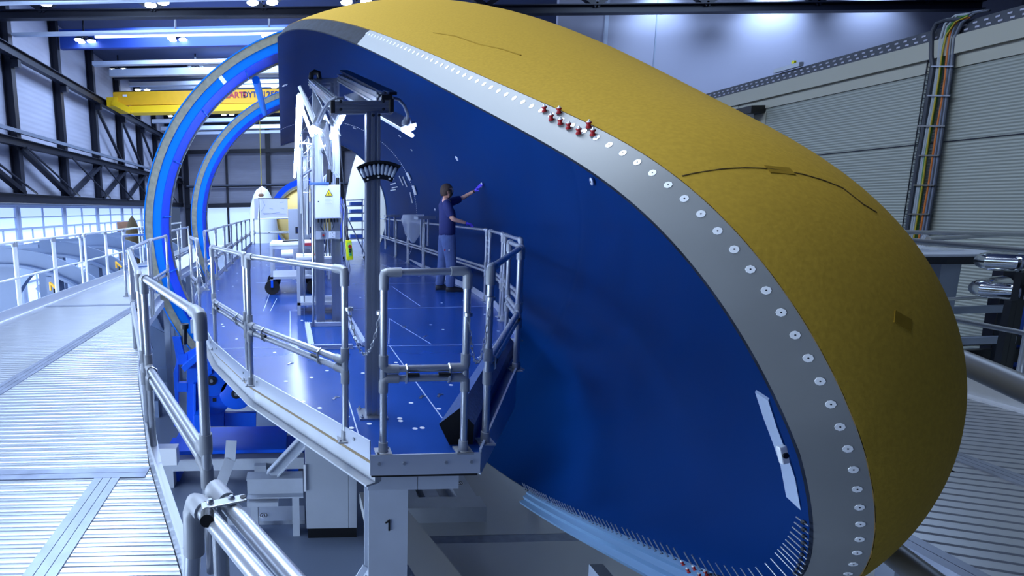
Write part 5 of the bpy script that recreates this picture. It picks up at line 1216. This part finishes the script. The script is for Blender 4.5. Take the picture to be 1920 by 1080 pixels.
# ================================================================ left aluminium walkway
WR = [(-0.30, 1.35), (-0.50, 2.03), (-0.90, 3.02), (-1.45, 4.7), (-2.12, 7.2), (-2.32, 9.0), (-2.55, 9.2), (-2.75, 12.0), (-2.85, 24.0)]
WX = -4.15
def wr(y):
    if y <= WR[0][1]: return WR[0][0]
    for (x0, y0), (x1, y1) in zip(WR, WR[1:]):
        if y0 <= y <= y1: return x0 + (x1 - x0) * (y - y0) / (y1 - y0)
    return WR[-1][0]
wk = thing('walkway', 'ribbed bright aluminium walkway running along the left of the platform', 'walkway', (-2.8, 10, WZ - 0.3))
rows = []; y = 1.35; pit = 0.068
while y < 24:
    for dy, dz in ((0, -0.004), (0.003, -0.0003), (0.016, 0.0001), (0.031, -0.0003), (0.033, -0.0015), (0.035, -0.0003), (0.048, 0.0001), (0.063, -0.0003), (0.066, -0.004)):
        rows.append([(WX, y + dy, WZ + dz), ((WX + wr(y + dy)) / 2, y + dy, WZ + dz), (wr(y + dy) - 0.0, y + dy, WZ + dz)])
    y += pit
MB().loft(rows).build('slats', 'walk_slat', wk, smooth=30)
poly = [(WX, 1.35)] + [p for p in WR] + [(WX, 24.0)]
MB().prism(poly, 'z', WZ - 0.10, WZ - 0.008).build('deck_core', 'walk_strip', wk, smooth=0)
def strip(x0, x1, y0, y1, ribs=3):
    mb = MB(); w_ = (x1 - x0) / ribs if (x1 - x0) < (y1 - y0) else (y1 - y0) / ribs
    for i in range(ribs):
        if (x1 - x0) < (y1 - y0): mb.bb((x0 + i * w_ + 0.002, y0, WZ - 0.004), (x0 + (i + 1) * w_ - 0.002, y1, WZ + 0.006))
        else: mb.bb((x0, y0 + i * w_ + 0.002, WZ - 0.004), (x1, y0 + (i + 1) * w_ - 0.002, WZ + 0.006))
    mb.build('cover_strip', 'walk_strip', wk, smooth=0)
strip(-2.66, -2.50, 2.98, 8.6); strip(-1.17, -1.02, 1.35, 2.86); strip(WX, -0.88, 2.86, 2.98, 2); strip(WX, -2.5, 8.6, 8.72, 2)
# side plates and kick boards
for i, ((xa_, ya_), (xb_, yb_)) in enumerate(zip(WR, WR[1:])):
    a, b = Vector((xa_, ya_, WZ)), Vector((xb_, yb_, WZ)); d = (b - a).normalized(); n = Vector((d.y, -d.x, 0))
    MB().bar(a + n * 0.01 + Vector((0, 0, 0.02)), b + n * 0.01 + Vector((0, 0, 0.02)), 0.012, 0.20).build('side_plate', 'aluminium', wk, smooth=0)
    MB().bar(a + n * 0.045 + Vector((0, 0, -0.05)), b + n * 0.045 + Vector((0, 0, -0.05)), 0.06, 0.10).build('side_channel', 'kick_plate', wk, smooth=0)
MB().bb((WX - 0.02, 1.35, WZ - 0.1), (WX, 24, WZ + 0.15)).build('kick_board', 'kick_plate', wk, smooth=0)
MB().bb((WX, 1.35, WZ), (WX + 0.04, 24, WZ + 0.02)).build('edge_trim', 'white_paint', wk, smooth=0)
for y in (2.2, 5.0, 8.5, 13.0, 16, 20):
    MB().bb((WX + 0.2, y - 0.06, WZ - 0.35), (wr(y) - 0.2, y + 0.06, WZ - 0.1)).build('cross_beam', 'steel_paint', wk, smooth=0)
    MB().bb((WX + 0.3, y - 0.07, 0), (WX + 0.44, y + 0.07, WZ - 0.35)).build('support_leg', 'steel_paint', wk, smooth=0)
    if y > 3: MB().bb((wr(y) - 0.5, y - 0.07, 0), (wr(y) - 0.36, y + 0.07, WZ - 0.35)).build('support_leg', 'steel_paint', wk, smooth=0)
WG = 'guard rails of the left walkway'
FY = Vector((0.03, 0.0, 0))
def off_(p): return (p[0] + 0.07, p[1])
rail('nearest thick tube guard rail at the walkway edge, rising to a rounded grey elbow', ((-0.374, 2.05), (-0.94, 3.29)), WZ, group=WG, foot=False, clamps=(0.06, 0.93))
rail('second tube guard rail along the walkway edge, just behind the nearest one', ((-1.0, 3.40), (-1.80, 5.82)), WZ, group=WG, foot=False, clamps=(0.1, 0.9))
rail('third tube guard rail along the walkway edge, bending back to the ring', ((-1.83, 6.0), (-2.08, 7.6)), WZ, group=WG, foot=False, clamps=(0.5, 0.9))
rail('fourth tube guard rail along the walkway edge, right before the blue ring', ((-2.09, 7.75), (-2.16, 9.05)), WZ, group=WG, foot=False)
rail('tube guard rail along the walkway edge behind the nearest blue ring', ((-2.62, 10.4), (-2.66, 12.3)), WZ, group=WG, foot=False)
rail('tube guard rail along the walkway edge just before the second blue ring', ((-2.68, 12.45), (-2.74, 13.95)), WZ, group=WG, foot=False)
rail('flat tube barrier standing across the walkway near the first blue ring', ((-3.05, 9.55), (-2.62, 9.95)), WZ, group=WG, split=False, mid=0.52)
LPY = [6.6, 8.05, 9.35, 10.55, 10.72, 11.95, 13.2, 14.6, 14.8, 16.4, 18.0, 19.6]
lt = 'white railing along the outer left edge of the walkway'
for i, (ya_, yb_) in enumerate(((5.2, 6.6), (6.6, 8.05), (8.05, 9.35), (9.35, 10.55), (10.72, 11.95), (11.95, 13.2), (13.2, 14.6), (14.8, 17), (17.2, 20))):
    t = thing('side_railing', 'white tube railing bay on the outer left walkway edge, %s from the camera' % ORD[i], 'railing', (WX - 0.043, (ya_ + yb_) / 2, WZ), lt)
    for y in ((ya_, yb_ - 0.06)): MB().tube((WX - 0.043, y, WZ - 0.1), (WX - 0.043, y, WZ + 1.10), 0.022, 10).build('post', 'white_paint', t)
    MB().tube((WX - 0.043, ya_ - 0.02, WZ + 1.10), (WX - 0.043, yb_, WZ + 1.10), 0.024, 10).build('top_rail', 'white_paint', t)
    MB().tube((WX - 0.043, ya_ - 0.02, WZ + 0.56), (WX - 0.043, yb_, WZ + 0.56), 0.018, 10).build('middle_rail', 'white_paint', t)
    for y in ((ya_, yb_ - 0.06)): MB().lathe([(0.03, -0.05), (0.03, 0.02)], (WX - 0.043, y, WZ + 1.08), 12).build('rail_cap', 'rail_fitting', t)
# foreground rail at the lower left
fg = thing('corner_guard_rail', 'thick tube guard rail corner nearest the camera with black knob and coupler plate', 'railing', (-0.2, 1.27, WZ + 0.1))
z_ = CH - 0.67
def hp(px_, Y): return Vector(((px_ - PX) / 1000 * Y, Y, z_))
A1 = atY(368, 941, 1.262); z_ = A1.z; A2 = atZ(408, 924, z_); dd = (atZ(486, 1080, z_) - A1).normalized(); dd2 = (atZ(545, 1080, z_) - A2).normalized()
MB().tube(A1, A1 + dd * 0.75, 0.0215, 16).build('lower_tube', 'rail_tube', fg)
MB().tube(A2, A2 + dd2 * 0.75, 0.0215, 16).build('upper_tube', 'rail_tube', fg)
MB().path([A1 + Vector((-0.012, 0.0, -0.14)), A1 + Vector((-0.008, 0, -0.03)), A1 + Vector((0, 0, -0.004)), A1 + dd * 0.02, A1 + dd * 0.055], 0.028, 16).build('elbow_fitting', 'rail_fitting', fg)
MB().path([A2 - dd2 * 0.02, A2 + dd2 * 0.06], 0.028, 16).build('sleeve_fitting', 'rail_fitting', fg)
MB().tube(A1 + Vector((-0.010, 0, -0.08)), A1 + Vector((-0.05, 0.0, -0.55)), 0.0215, 14).build('slanted_post', 'rail_tube', fg)
pz = Vector((-0.215, 1.42, 0))
MB().tube((A2.x, A2.y + 0.01, WZ - 0.2), (A2.x, A2.y + 0.01, z_ - 0.03), 0.0215, 14).build('post', 'rail_tube', fg)
cpp = A1 + dd * 0.075 + Vector((0.005, 0, 0.024))
cpm = MB().bar(cpp - Vector((0.02, 0.0, 0)), cpp + Vector((0.085, 0.03, 0.004)), 0.03, 0.006).build('coupler_plate', 'aluminium', fg, smooth=0, bevel=0.002)
for k in (0.0, 0.05): MB().sph(cpp + Vector((k, 0.01 + k * 0.3, 0.006)), 0.009, 12).build('dome_nut', 'steel', cpm)
MB().lathe([(0.0075, 0), (0.0075, 0.002)], cpp + Vector((0.078, 0.028, 0.007)), 12).build('plate_hole', 'ink_black', cpm)
MB().tube(cpp + Vector((-0.002, -0.02, -0.006)), cpp + Vector((0.002, -0.055, -0.004)), 0.016, 16).build('black_knob', 'black_plastic', fg)

# grey cradle plate frames beyond the walkway
for i, (yy, xx) in enumerate(((11.9, -6.6), (14.5, -6.65), (17.8, -6.65), (21.5, -6.65))):
    t = thing('arched_cradle', 'grey arched steel cradle with triangular openings beyond the walkway, %s from the camera' % ORD[i], 'frame', (xx, yy, 0), 'grey arched cradle frames')
    R_ = 3.5; zc_ = 0.48; n = 28
    def A_(r0, r1, a0, a1, n=24, top=None):
        o = [(xx + r1 * math.sin(a0 + (a1 - a0) * k / n), zc_ + r1 * math.cos(a0 + (a1 - a0) * k / n)) for k in range(n + 1)]
        return o + [(xx + r0 * math.sin(a1 + (a0 - a1) * k / n), zc_ + r0 * math.cos(a1 + (a0 - a1) * k / n)) for k in range(n + 1)]
    p_ = MB().prism(A_(3.16, R_, -1.25, 1.25), 'y', yy, yy + 0.06).build('arch_plate', 'cradle_paint', t, smooth=0)
    MB().bb((xx - 0.25, yy - 0.005, zc_ + R_ - 0.01), (xx + 0.9, yy + 0.065, zc_ + R_ + 0.06)).build('top_pad', 'cradle_paint', p_, smooth=0)
    MB().prism(A_(3.10, 3.16, -1.25, 1.25), 'y', yy - 0.12, yy + 0.2).build('inner_flange', 'cradle_paint', t, smooth=0)
    MB().bb((xx - 0.35, yy, 0.2), (xx + 0.35, yy + 0.06, zc_ + 3.1)).build('centre_plate', 'cradle_paint', t, smooth=0)
    for s_ in (-1, 1):
        MB().prism([(xx + s_ * 0.25, 1.0), (xx + s_ * 0.6, 0.9), (xx + s_ * 2.1, zc_ + 1.75), (xx + s_ * 1.75, zc_ + 2.1)], 'y', yy, yy + 0.06).build('diagonal_plate', 'cradle_paint', t, smooth=0)
        MB().bb((xx + s_ * 1.2 - 0.14, yy - 0.1, 0.3), (xx + s_ * 1.2 + 0.14, yy + 0.16, zc_ + 2.85)).build('upright', 'cradle_paint', t, smooth=0)
        MB().prism([(xx + s_ * 1.3, 0.4), (xx + s_ * 3.3, 0.4), (xx + s_ * 3.3, 1.2), (xx + s_ * 2.6, 1.6)], 'y', yy, yy + 0.06).build('corner_plate', 'cradle_paint', t, smooth=0)
    MB().bb((xx - 3.4, yy - 0.12, 0), (xx + 3.4, yy + 0.18, 0.4)).build('base_beam', 'cradle_paint', t, smooth=0)
for i, (px_, py_, Y) in enumerate(((101, 541, 11.3), (223, 500, 14.0))):
    p = atY(px_, py_, Y); t = thing('lifting_clamp', ('nearer' if i == 0 else 'farther') + ' small yellow clamp on a black post beside the grey frames', 'clamp', (p.x, Y, 0))
    MB().bb((p.x - 0.09, Y - 0.02, p.z - 0.04), (p.x - 0.05, Y + 0.02, p.z + 0.14)).bar((p.x - 0.07, Y, p.z + 0.12), (p.x + 0.07, Y, p.z - 0.02), 0.05, 0.04).build('yellow_body', 'crane_yellow', t, smooth=0, bevel=0.006)
    MB().tube((p.x, Y, 0), (p.x, Y, p.z), 0.02, 8).build('black_post', 'black_plastic', t)
# brown case and dark cone seen beyond the frames
c_ = atY(229, 445, 22); c1_ = atY(240, 416, 22)
tag(MB().bb((atY(219, 416, 22).x, 22, 0), (c1_.x, 22.8, c1_.z)).build('brown_crate', 'wood_brown', smooth=0), 'tall brown crate standing by the windows beyond the left railing', 'crate')
p0 = atY(247, 405, 21.5); h_ = p0.z
tag(MB().lathe([(0.33, 0), (0.34, h_ * 0.7), (0.31, h_ * 0.8), (0.24, h_ * 0.9), (0.12, h_ * 0.97), (0.02, h_)], (p0.x, 21.5, 0), 24).build('dark_cone', 'dark_cork'), 'dark brown pointed cone standing beside the brown crate', 'cone')
# far pale fairing halves standing upright
def ogive(name, label, px_, pyt, Y, rad, m, Hn=6.0):
    p = atY(px_, pyt, Y); H = p.z; pr_ = []
    for k in range(15):
        u = k / 14; pr_.append((rad * math.sqrt(max(0, 1 - u ** 2.2)) + 0.01, H - Hn * (1 - u)))
    pr_ = [(rad, 0)] + pr_
    return tag(MB().lathe(pr_, (p.x, Y, 0), 40).build(name, m, smooth=60), label, 'shell')
ogive('white_ogive', 'white pointed ogive shell standing upright far behind the paper board', 491, 349, 36, 0.98, 'white_paint', 3.6)
ogive('cream_ogive', 'huge cream ogive shell seen through the far end of the blue fairing', 722, 225, 31, 2.5, 'cream', 8.5)
tag(MB().tube((atY(489, 300, 35).x, 35, CH + 1.6), (atY(489, 300, 35).x, 35, CH + 6.4), 0.02, 6).build('hoist_rope', 'cable_yellow'), 'thin hoist rope hanging from the crane above the white ogive', 'rope')
p = atY(489.5, 366, 35); tag(MB().sph(p, 0.12, 12, (1.6, 0.8, 1)).tube(p, (p.x, p.y, CH + 1.6), 0.02, 6).build('crane_hook', 'wood_brown'), 'brown crane hook block in front of the white ogive', 'hook')

# ================================================================ right side
rw = thing('walkway', 'dark ribbed metal walkway at the right behind the yellow shell', 'walkway', (3.9, 4, WZ - 0.3))
rows = []; y = 0.6; pit = 0.085
SK = 0.40
while y < 8.9:
    for dy, dz in ((0, -0.008), (0.004, 0), (0.066, 0), (0.070, -0.008)):
        xl_ = 2.72 if y + SK * 1.2 < 3.1 else 3.62
        rows.append([(x, y + dy - SK * (x - 3.9), WZ + dz) for x in (xl_, 3.9, 5.1)])
    y += pit
MB().loft(rows).build('slats', 'walk_slat', rw, smooth=20)
mb = MB().prism([(2.72, 0.9), (5.1, 0.2), (5.1, 8.6), (3.62, 8.9), (3.62, 3.0), (2.72, 3.0)], 'z', WZ - 0.1, WZ - 0.01)
if 0: mb.loft([[Vector(a[0]) - Vector((0, 0, .01)), Vector(a[2]) - Vector((0, 0, .01)), Vector(a[2]) - Vector((0, 0, .1)), Vector(a[0]) - Vector((0, 0, .1))], [Vector(b[0]) - Vector((0, 0, .01)), Vector(b[2]) - Vector((0, 0, .01)), Vector(b[2]) - Vector((0, 0, .1)), Vector(b[0]) - Vector((0, 0, .1))]], closed=True, cap=True)
mb.build('deck_core', 'walk_strip', rw, smooth=0)
for x0, x1, n in ((2.62, 2.74, 2), (3.76, 3.90, 3)):
    for k in range(n):
        w_ = (x1 - x0) / n; MB().bb((x0 + k * w_ + 0.002, 0.8, WZ - 0.02), (x0 + (k + 1) * w_ - 0.002, 8.6 if x0 > 3 else 3.0, WZ + 0.008)).build('cover_strip', 'walk_strip', rw, smooth=0)
MB().bb((5.10, 0.8, WZ - 0.1), (5.12, 8.6, WZ + 0.14)).build('kick_board', 'aluminium', rw, smooth=0)
MB().bb((5.02, 0.8, WZ), (5.10, 8.6, WZ + 0.012)).build('edge_trim', 'kick_plate', rw, smooth=0)
for y in (1.5, 5.0, 8.0):
    for x in (2.9 if y < 3 else 3.8, 4.9): MB().bb((x - 0.06, y - 0.06, 0), (x + 0.06, y + 0.06, WZ - 0.1)).build('support_leg', 'steel_paint', rw, smooth=0)
# big handrail tubes at the right
D_ = Vector((0.36, 1, 0)).normalized()
g = thing('handrail', 'thick grey handrail tubes coming out from behind the shell at the right', 'handrail', (2.4, 1.6, WZ))
a = atY(1792, 671, 1.95); b_ = atY(1792, 671, 1.95) 
pA_ = atY(1792, 673, 1.95); pB_ = atZ(1930, 733, pA_.z)
dirn = (pB_ - pA_).normalized()
MB().tube(pA_ - dirn * 0.25, pB_ + dirn * 0.5, 0.042, 20).build('upper_tube', 'handrail_metal', g)
qA = atY(1672, 1036, 1.36); qB = atZ(1745, 1092, qA.z); dq = (qB - qA).normalized()
MB().tube(qA - dq * 0.04, qB + dq * 0.5, 0.035, 20).build('lower_tube', 'handrail_metal', g)
e1, e2 = pB_ + dirn * 0.5, qB + dq * 0.5
MB().tube((e1.x, e1.y, WZ - 0.3), e1, 0.03, 14).build('post', 'rail_tube', g)
MB().tube((e2.x, e2.y, WZ - 0.3), e2, 0.03, 14).build('post', 'rail_tube', g)
# thin rails at mid right
def tube_thing(name, label, pts, r, m='rail_tube', group=None, cat='rail'):
    return tag(MB().path(pts, r, 12).build(name, m), label, cat, group)
br = thing('barrier_railing', 'grey tube railing beyond the right walkway, in front of the clad wall', 'railing', (6.2, 5, WZ))
def seg(nm, a, Ya, b, Yb, r=0.021): MB().tube(atY(*a, Ya), atY(*b, Yb), r, 12).build(nm, 'rail_tube', br)
seg('top_rail', (1650, 434), 5.2, (1960, 441), 5.2); seg('top_rail', (1650, 447), 4.35, (1960, 473), 4.2, 0.024); seg('top_rail', (1740, 448), 5.0, (1960, 435), 5.6)
seg('middle_rail', (1740, 563), 5.0, (1880, 555), 5.4, 0.017); seg('middle_rail', (1730, 588), 4.35, (1960, 632), 4.2, 0.021)
for (x_, y_, Y_) in ((1655, 434, 5.2), (1958, 441, 5.2), (1655, 448, 4.35), (1958, 473, 4.2)):
    p = atY(x_, y_, Y_); MB().tube((p.x, p.y, WZ if p.x < 5.05 else 0), p, 0.021, 12).build('post', 'rail_tube', br)
tb = thing('raised_table', 'raised pale table with dark steel edge at the right, covered with plastic film', 'table', (7.2, 6.2, 0))
tz = atY(1775, 478, 5.6).z; c0, cL, cR = atY(1775, 478, 5.6), atY(1650, 473, 5.75), atY(1960, 470, 5.5)
MB().prism([(cL.x, cL.y), (c0.x, c0.y), (cR.x, cR.y), (cR.x, 7.0), (cL.x + 1.0, 7.0)], 'z', tz - 0.02, tz + 0.005).build('table_top', 'steel_paint_light', tb, smooth=0)
MB().prism([(cL.x, cL.y - 0.01), (c0.x, c0.y - 0.01), (cR.x, cR.y - 0.01), (cR.x, cR.y + 0.05), (c0.x, c0.y + 0.05), (cL.x, cL.y + 0.05)], 'z', tz - 0.10, tz - 0.021).build('edge_beam', 'dark_steel', tb, smooth=0)
lx = atY(1773, 500, 5.8).x
MB().loft([[(lx - 0.11, 5.75, tz - 0.1), (lx + 0.11, 5.75, tz - 0.1), (lx + 0.11, 5.95, tz - 0.1), (lx - 0.11, 5.95, tz - 0.1)], [(lx - 0.09, 5.75, 0), (lx + 0.05, 5.75, 0), (lx + 0.05, 5.95, 0), (lx - 0.09, 5.95, 0)]], closed=True, cap=True).build('leg', 'steel_paint', tb, smooth=0)
MB().bb((8.1, 5.9, 0), (8.22, 6.02, tz - 0.1)).build('leg', 'dark_steel', tb, smooth=0)
for py_ in (582, 640): MB().bar(atY(1770, py_, 5.9), atY(1900, py_ - 4, 5.9), 0.05, 0.08).build('cross_rail', 'steel_paint', tb, smooth=0)
rn_ = random.Random(9); rows = []
for k in range(9):
    row = []
    for j in range(12):
        p = atY(1700 + 10 * j, 447, 5.9 + 0.09 * k); row.append(Vector((p.x, p.y, tz + 0.01 + 0.22 * rn_.random() * math.exp(-((j - 3.5) / 3) ** 2 - ((k - 4) / 3) ** 2) + 0.012 * rn_.random())))
    rows.append(row)
tag(MB().loft(rows).build('plastic_sheet', 'plastic_film'), 'crumpled clear plastic sheet lying on the raised table', 'plastic sheet')
for i, (x_, y_, xe) in enumerate(((1866, 493, 1968), (1855, 546, 1968))):
    a = atY(x_, y_, 4.9); e = atY(xe, y_ + 3, 4.7); t = thing('foil_duct', ('upper' if i == 0 else 'lower') + ' shiny foil wrapped pipe at the right edge', 'duct', (e.x, e.y, a.z))
    MB().path([a + Vector((0.66, 0.42, 0)), a + Vector((0.38, 0.31, 0)), a + Vector((0.17, 0.19, 0)), a + Vector((0.09, 0.08, 0)), a + Vector((0.15, 0.0, 0)), a + Vector((0.28, -0.02, 0)), e], 0.082, 24).build('pipe', 'foil', t, smooth=50)
    for u in (0.32, 0.62): MB().lathe([(0.086, -0.006), (0.086, 0.006)], (a + Vector((0.1, 0, 0))).lerp(e, u), 24, (e - a)).build('joint_band', 'foil', t)
    MB().bar(e - Vector((0.1 + 0.1 * i, -0.1, 0.08)), Vector((e.x - 0.1 - 0.1 * i, e.y + 0.1, 0)), 0.05, 0.05).build('hanger_post', 'dark_steel', t, smooth=0)
fr_ = thing('steel_stand', 'dark steel stand on the floor behind the foil pipes', 'frame', (8.1, 6.4, 0))
x_ = atY(1888, 520, 6.2).x
MB().bb((x_ - 0.05, 6.2, 0), (x_ + 0.05, 6.3, 4.0)).build('post', 'frame_dark', fr_, smooth=0)
for py_, h_ in ((640, 0.1), (668, 0.16), (700, 0.1), (722, 0.06)): 
    p = atY(1800, py_, 6.15); MB().bb((p.x - 0.3, 6.12, p.z - h_ / 2), (x_ + 0.6, 6.2, p.z + h_ / 2)).build('cross_beam', 'dark_steel', fr_, smooth=0)
MB().bb((x_ + 0.25, 6.2, 0), (x_ + 0.33, 6.28, 4.3)).build('post', 'machine_blue', fr_, smooth=0)

# cables on the clad wall
def wc(x, y): return (1640 + x / 2.454, y / 2.454)
def wall_cable(label, pts, r, m, dx=0.05):
    P_ = [atX(*wc(*p), RX - dx) for p in pts]; l = P_[-1]; k = P_[-2]; s = (l - k); P_.append(l + s.normalized() * 1.6)
    return tag(MB().path(P_, r, 8).build('wall_cable', m), label, 'cable')
wall_cable('thick dark grey cable, outermost left of the bundle on the clad wall', [(400, 88), (330, 92), (285, 108), (264, 150), (262, 260), (269, 310), (247, 445), (225, 600), (190, 800), (155, 1035)], 0.026, 'cable_dark', 0.07)
wall_cable('white cable next to the dark one in the wall bundle', [(430, 66), (370, 72), (325, 110), (303, 180), (292, 300), (272, 440), (240, 600), (205, 820), (172, 1035)], 0.015, 'cable_pale', 0.06)
wall_cable('light grey cable in the wall bundle beside the white one', [(440, 62), (385, 68), (335, 120), (312, 200), (300, 300), (281, 440), (250, 600), (213, 820), (182, 1035)], 0.013, 'cable_pale', 0.06)
wall_cable('green cable in the middle of the wall bundle', [(435, 70), (380, 84), (340, 130), (318, 220), (305, 320), (286, 440), (262, 580), (236, 720), (196, 1035)], 0.017, 'cable_green', 0.06)
wall_cable('yellow cable running with the green one in the wall bundle', [(430, 74), (372, 100), (330, 160), (308, 260), (296, 350), (276, 480), (250, 620), (220, 850), (190, 1035)], 0.009, 'cable_yellow', 0.09)
wall_cable('orange cable in the wall bundle', [(440, 80), (388, 92), (350, 135), (334, 240), (325, 350), (308, 470), (288, 580), (248, 850), (215, 1035)], 0.011, 'cable_orange', 0.07)
for i, (s_, c_2) in enumerate(((0, 'grey cable directly right of the orange one'), (11, 'second grey cable right of the orange one'), (22, 'third grey cable right of the orange one'), (31, 'outermost right grey cable of the bundle'))):
    wall_cable(c_2 + ' on the clad wall', [(500 + s_, 48), (435 + s_, 60), (376 + s_, 105), (350 + s_ * .7, 175), (338 + s_ * .7, 300), (316 + s_ * .7, 450), (298 + s_ * .7, 580), (258 + s_ * .7, 850), (226 + s_ * .7, 1035)], 0.013, ('cable_grey', 'cable_dark', 'cable_grey', 'cable_dark')[i], 0.06)
ld = thing('cable_ladder', 'thin wire cable ladder fixed to the clad wall left of the cables', 'ladder', atX(*wc(130, 1035), RX - 0.02))
a0, a1 = atX(*wc(247, 265), RX - 0.03), atX(*wc(128, 1045), RX - 0.03); b0, b1 = atX(*wc(262, 268), RX - 0.03), atX(*wc(143, 1045), RX - 0.03)
MB().tube(a0, a1, 0.007, 6).build('side_wire', 'dark_steel', ld); MB().tube(b0, b1, 0.007, 6).build('side_wire', 'dark_steel', ld)
mb = MB()
for k in range(40): mb.tube(a0.lerp(a1, k / 39), b0.lerp(b1, k / 39), 0.005, 6)
mb.build('rungs', 'dark_steel', ld)['kind'] = 'stuff'
for i, (yy_, xa_, xb_) in enumerate(((305, 262, 360), (440, 245, 345), (580, 200, 320), (715, 205, 292), (852, 180, 270), (985, 158, 245))):
    tag(MB().bar(atX(*wc(xa_, yy_), RX - 0.1), atX(*wc(xb_, yy_), RX - 0.1), 0.012, 0.018).bar(atX(*wc(xa_, yy_), RX - 0.1), atX(*wc(xa_, yy_), RX - 0.002), 0.012, 0.018).bar(atX(*wc(xb_, yy_), RX - 0.1), atX(*wc(xb_, yy_), RX - 0.002), 0.012, 0.018).build('cable_clip', 'steel', smooth=0), 'steel clip bar across the wall cables, %s from the top' % ORD[i], 'clip', 'clip bars on the wall cables')
tray = thing('cable_tray', 'perforated steel cable tray lying along the top of the clad wall', 'tray', (RX + 0.15, 12, RT))
MB().bb((RX - 0.02, 1.5, RT + 0.005), (RX - 0.012, 23.9, RT + 0.16)).build('side_wall', 'cable_dark', tray, smooth=0)
MB().bb((RX - 0.02, 1.5, RT + 0.001), (RX + 0.28, 23.9, RT + 0.006)).build('tray_floor', 'dark_steel', tray, smooth=0)
mb = MB(); y = 5.5
while y < 23.8:
    for zz in (0.05, 0.11): mb.bb((RX - 0.024, y + (0.03 if zz > 0.1 else 0), RT + zz - 0.011), (RX - 0.0205, y + 0.045 + (0.03 if zz > 0.1 else 0), RT + zz + 0.011))
    y += 0.115
o = mb.build('perforations', 'wall_blue', tray, smooth=0); o['kind'] = 'stuff'
jb = thing('junction_box', 'pale junction box with small yellow part on the cable tray', 'box', atX(1470, 130, RX - 0.05))
p = atX(1478, 127, RX - 0.04); MB().box(p, (0.08, 0.5, 0.07)).build('box', 'steel_paint_light', jb, smooth=0); MB().lathe([(0.03, -0.02), (0.03, 0.02)], p + Vector((0, -0.1, 0.07)), 12, (1, 0, 0)).build('yellow_part', 'pendant_yellow', jb)
bx = thing('wall_lamp', 'black box lamp on the clad wall just above the yellow shell', 'lamp', atX(1415, 222, RX - 0.15))
a, b = atX(1394, 218, RX), atX(1437, 200, RX)
MB().bb((RX - 0.28, b.y, a.z - 0.02), (RX, a.y, b.z + 0.03)).build('housing', 'black_plastic', bx, smooth=0, bevel=0.006)
MB().bb((RX - 0.24, b.y + 0.12, a.z - 0.10), (RX - 0.12, b.y + 0.28, a.z - 0.02)).build('sensor', 'white_paint', bx, smooth=0)
MB().bb((RX - 0.012, b.y - 0.02, a.z - 0.7), (RX - 0.004, b.y + 0.55, a.z + 0.0)).build('back_panel', 'wall_coping', bx, smooth=0)
# hall outside: pale buildings seen through the lower panes
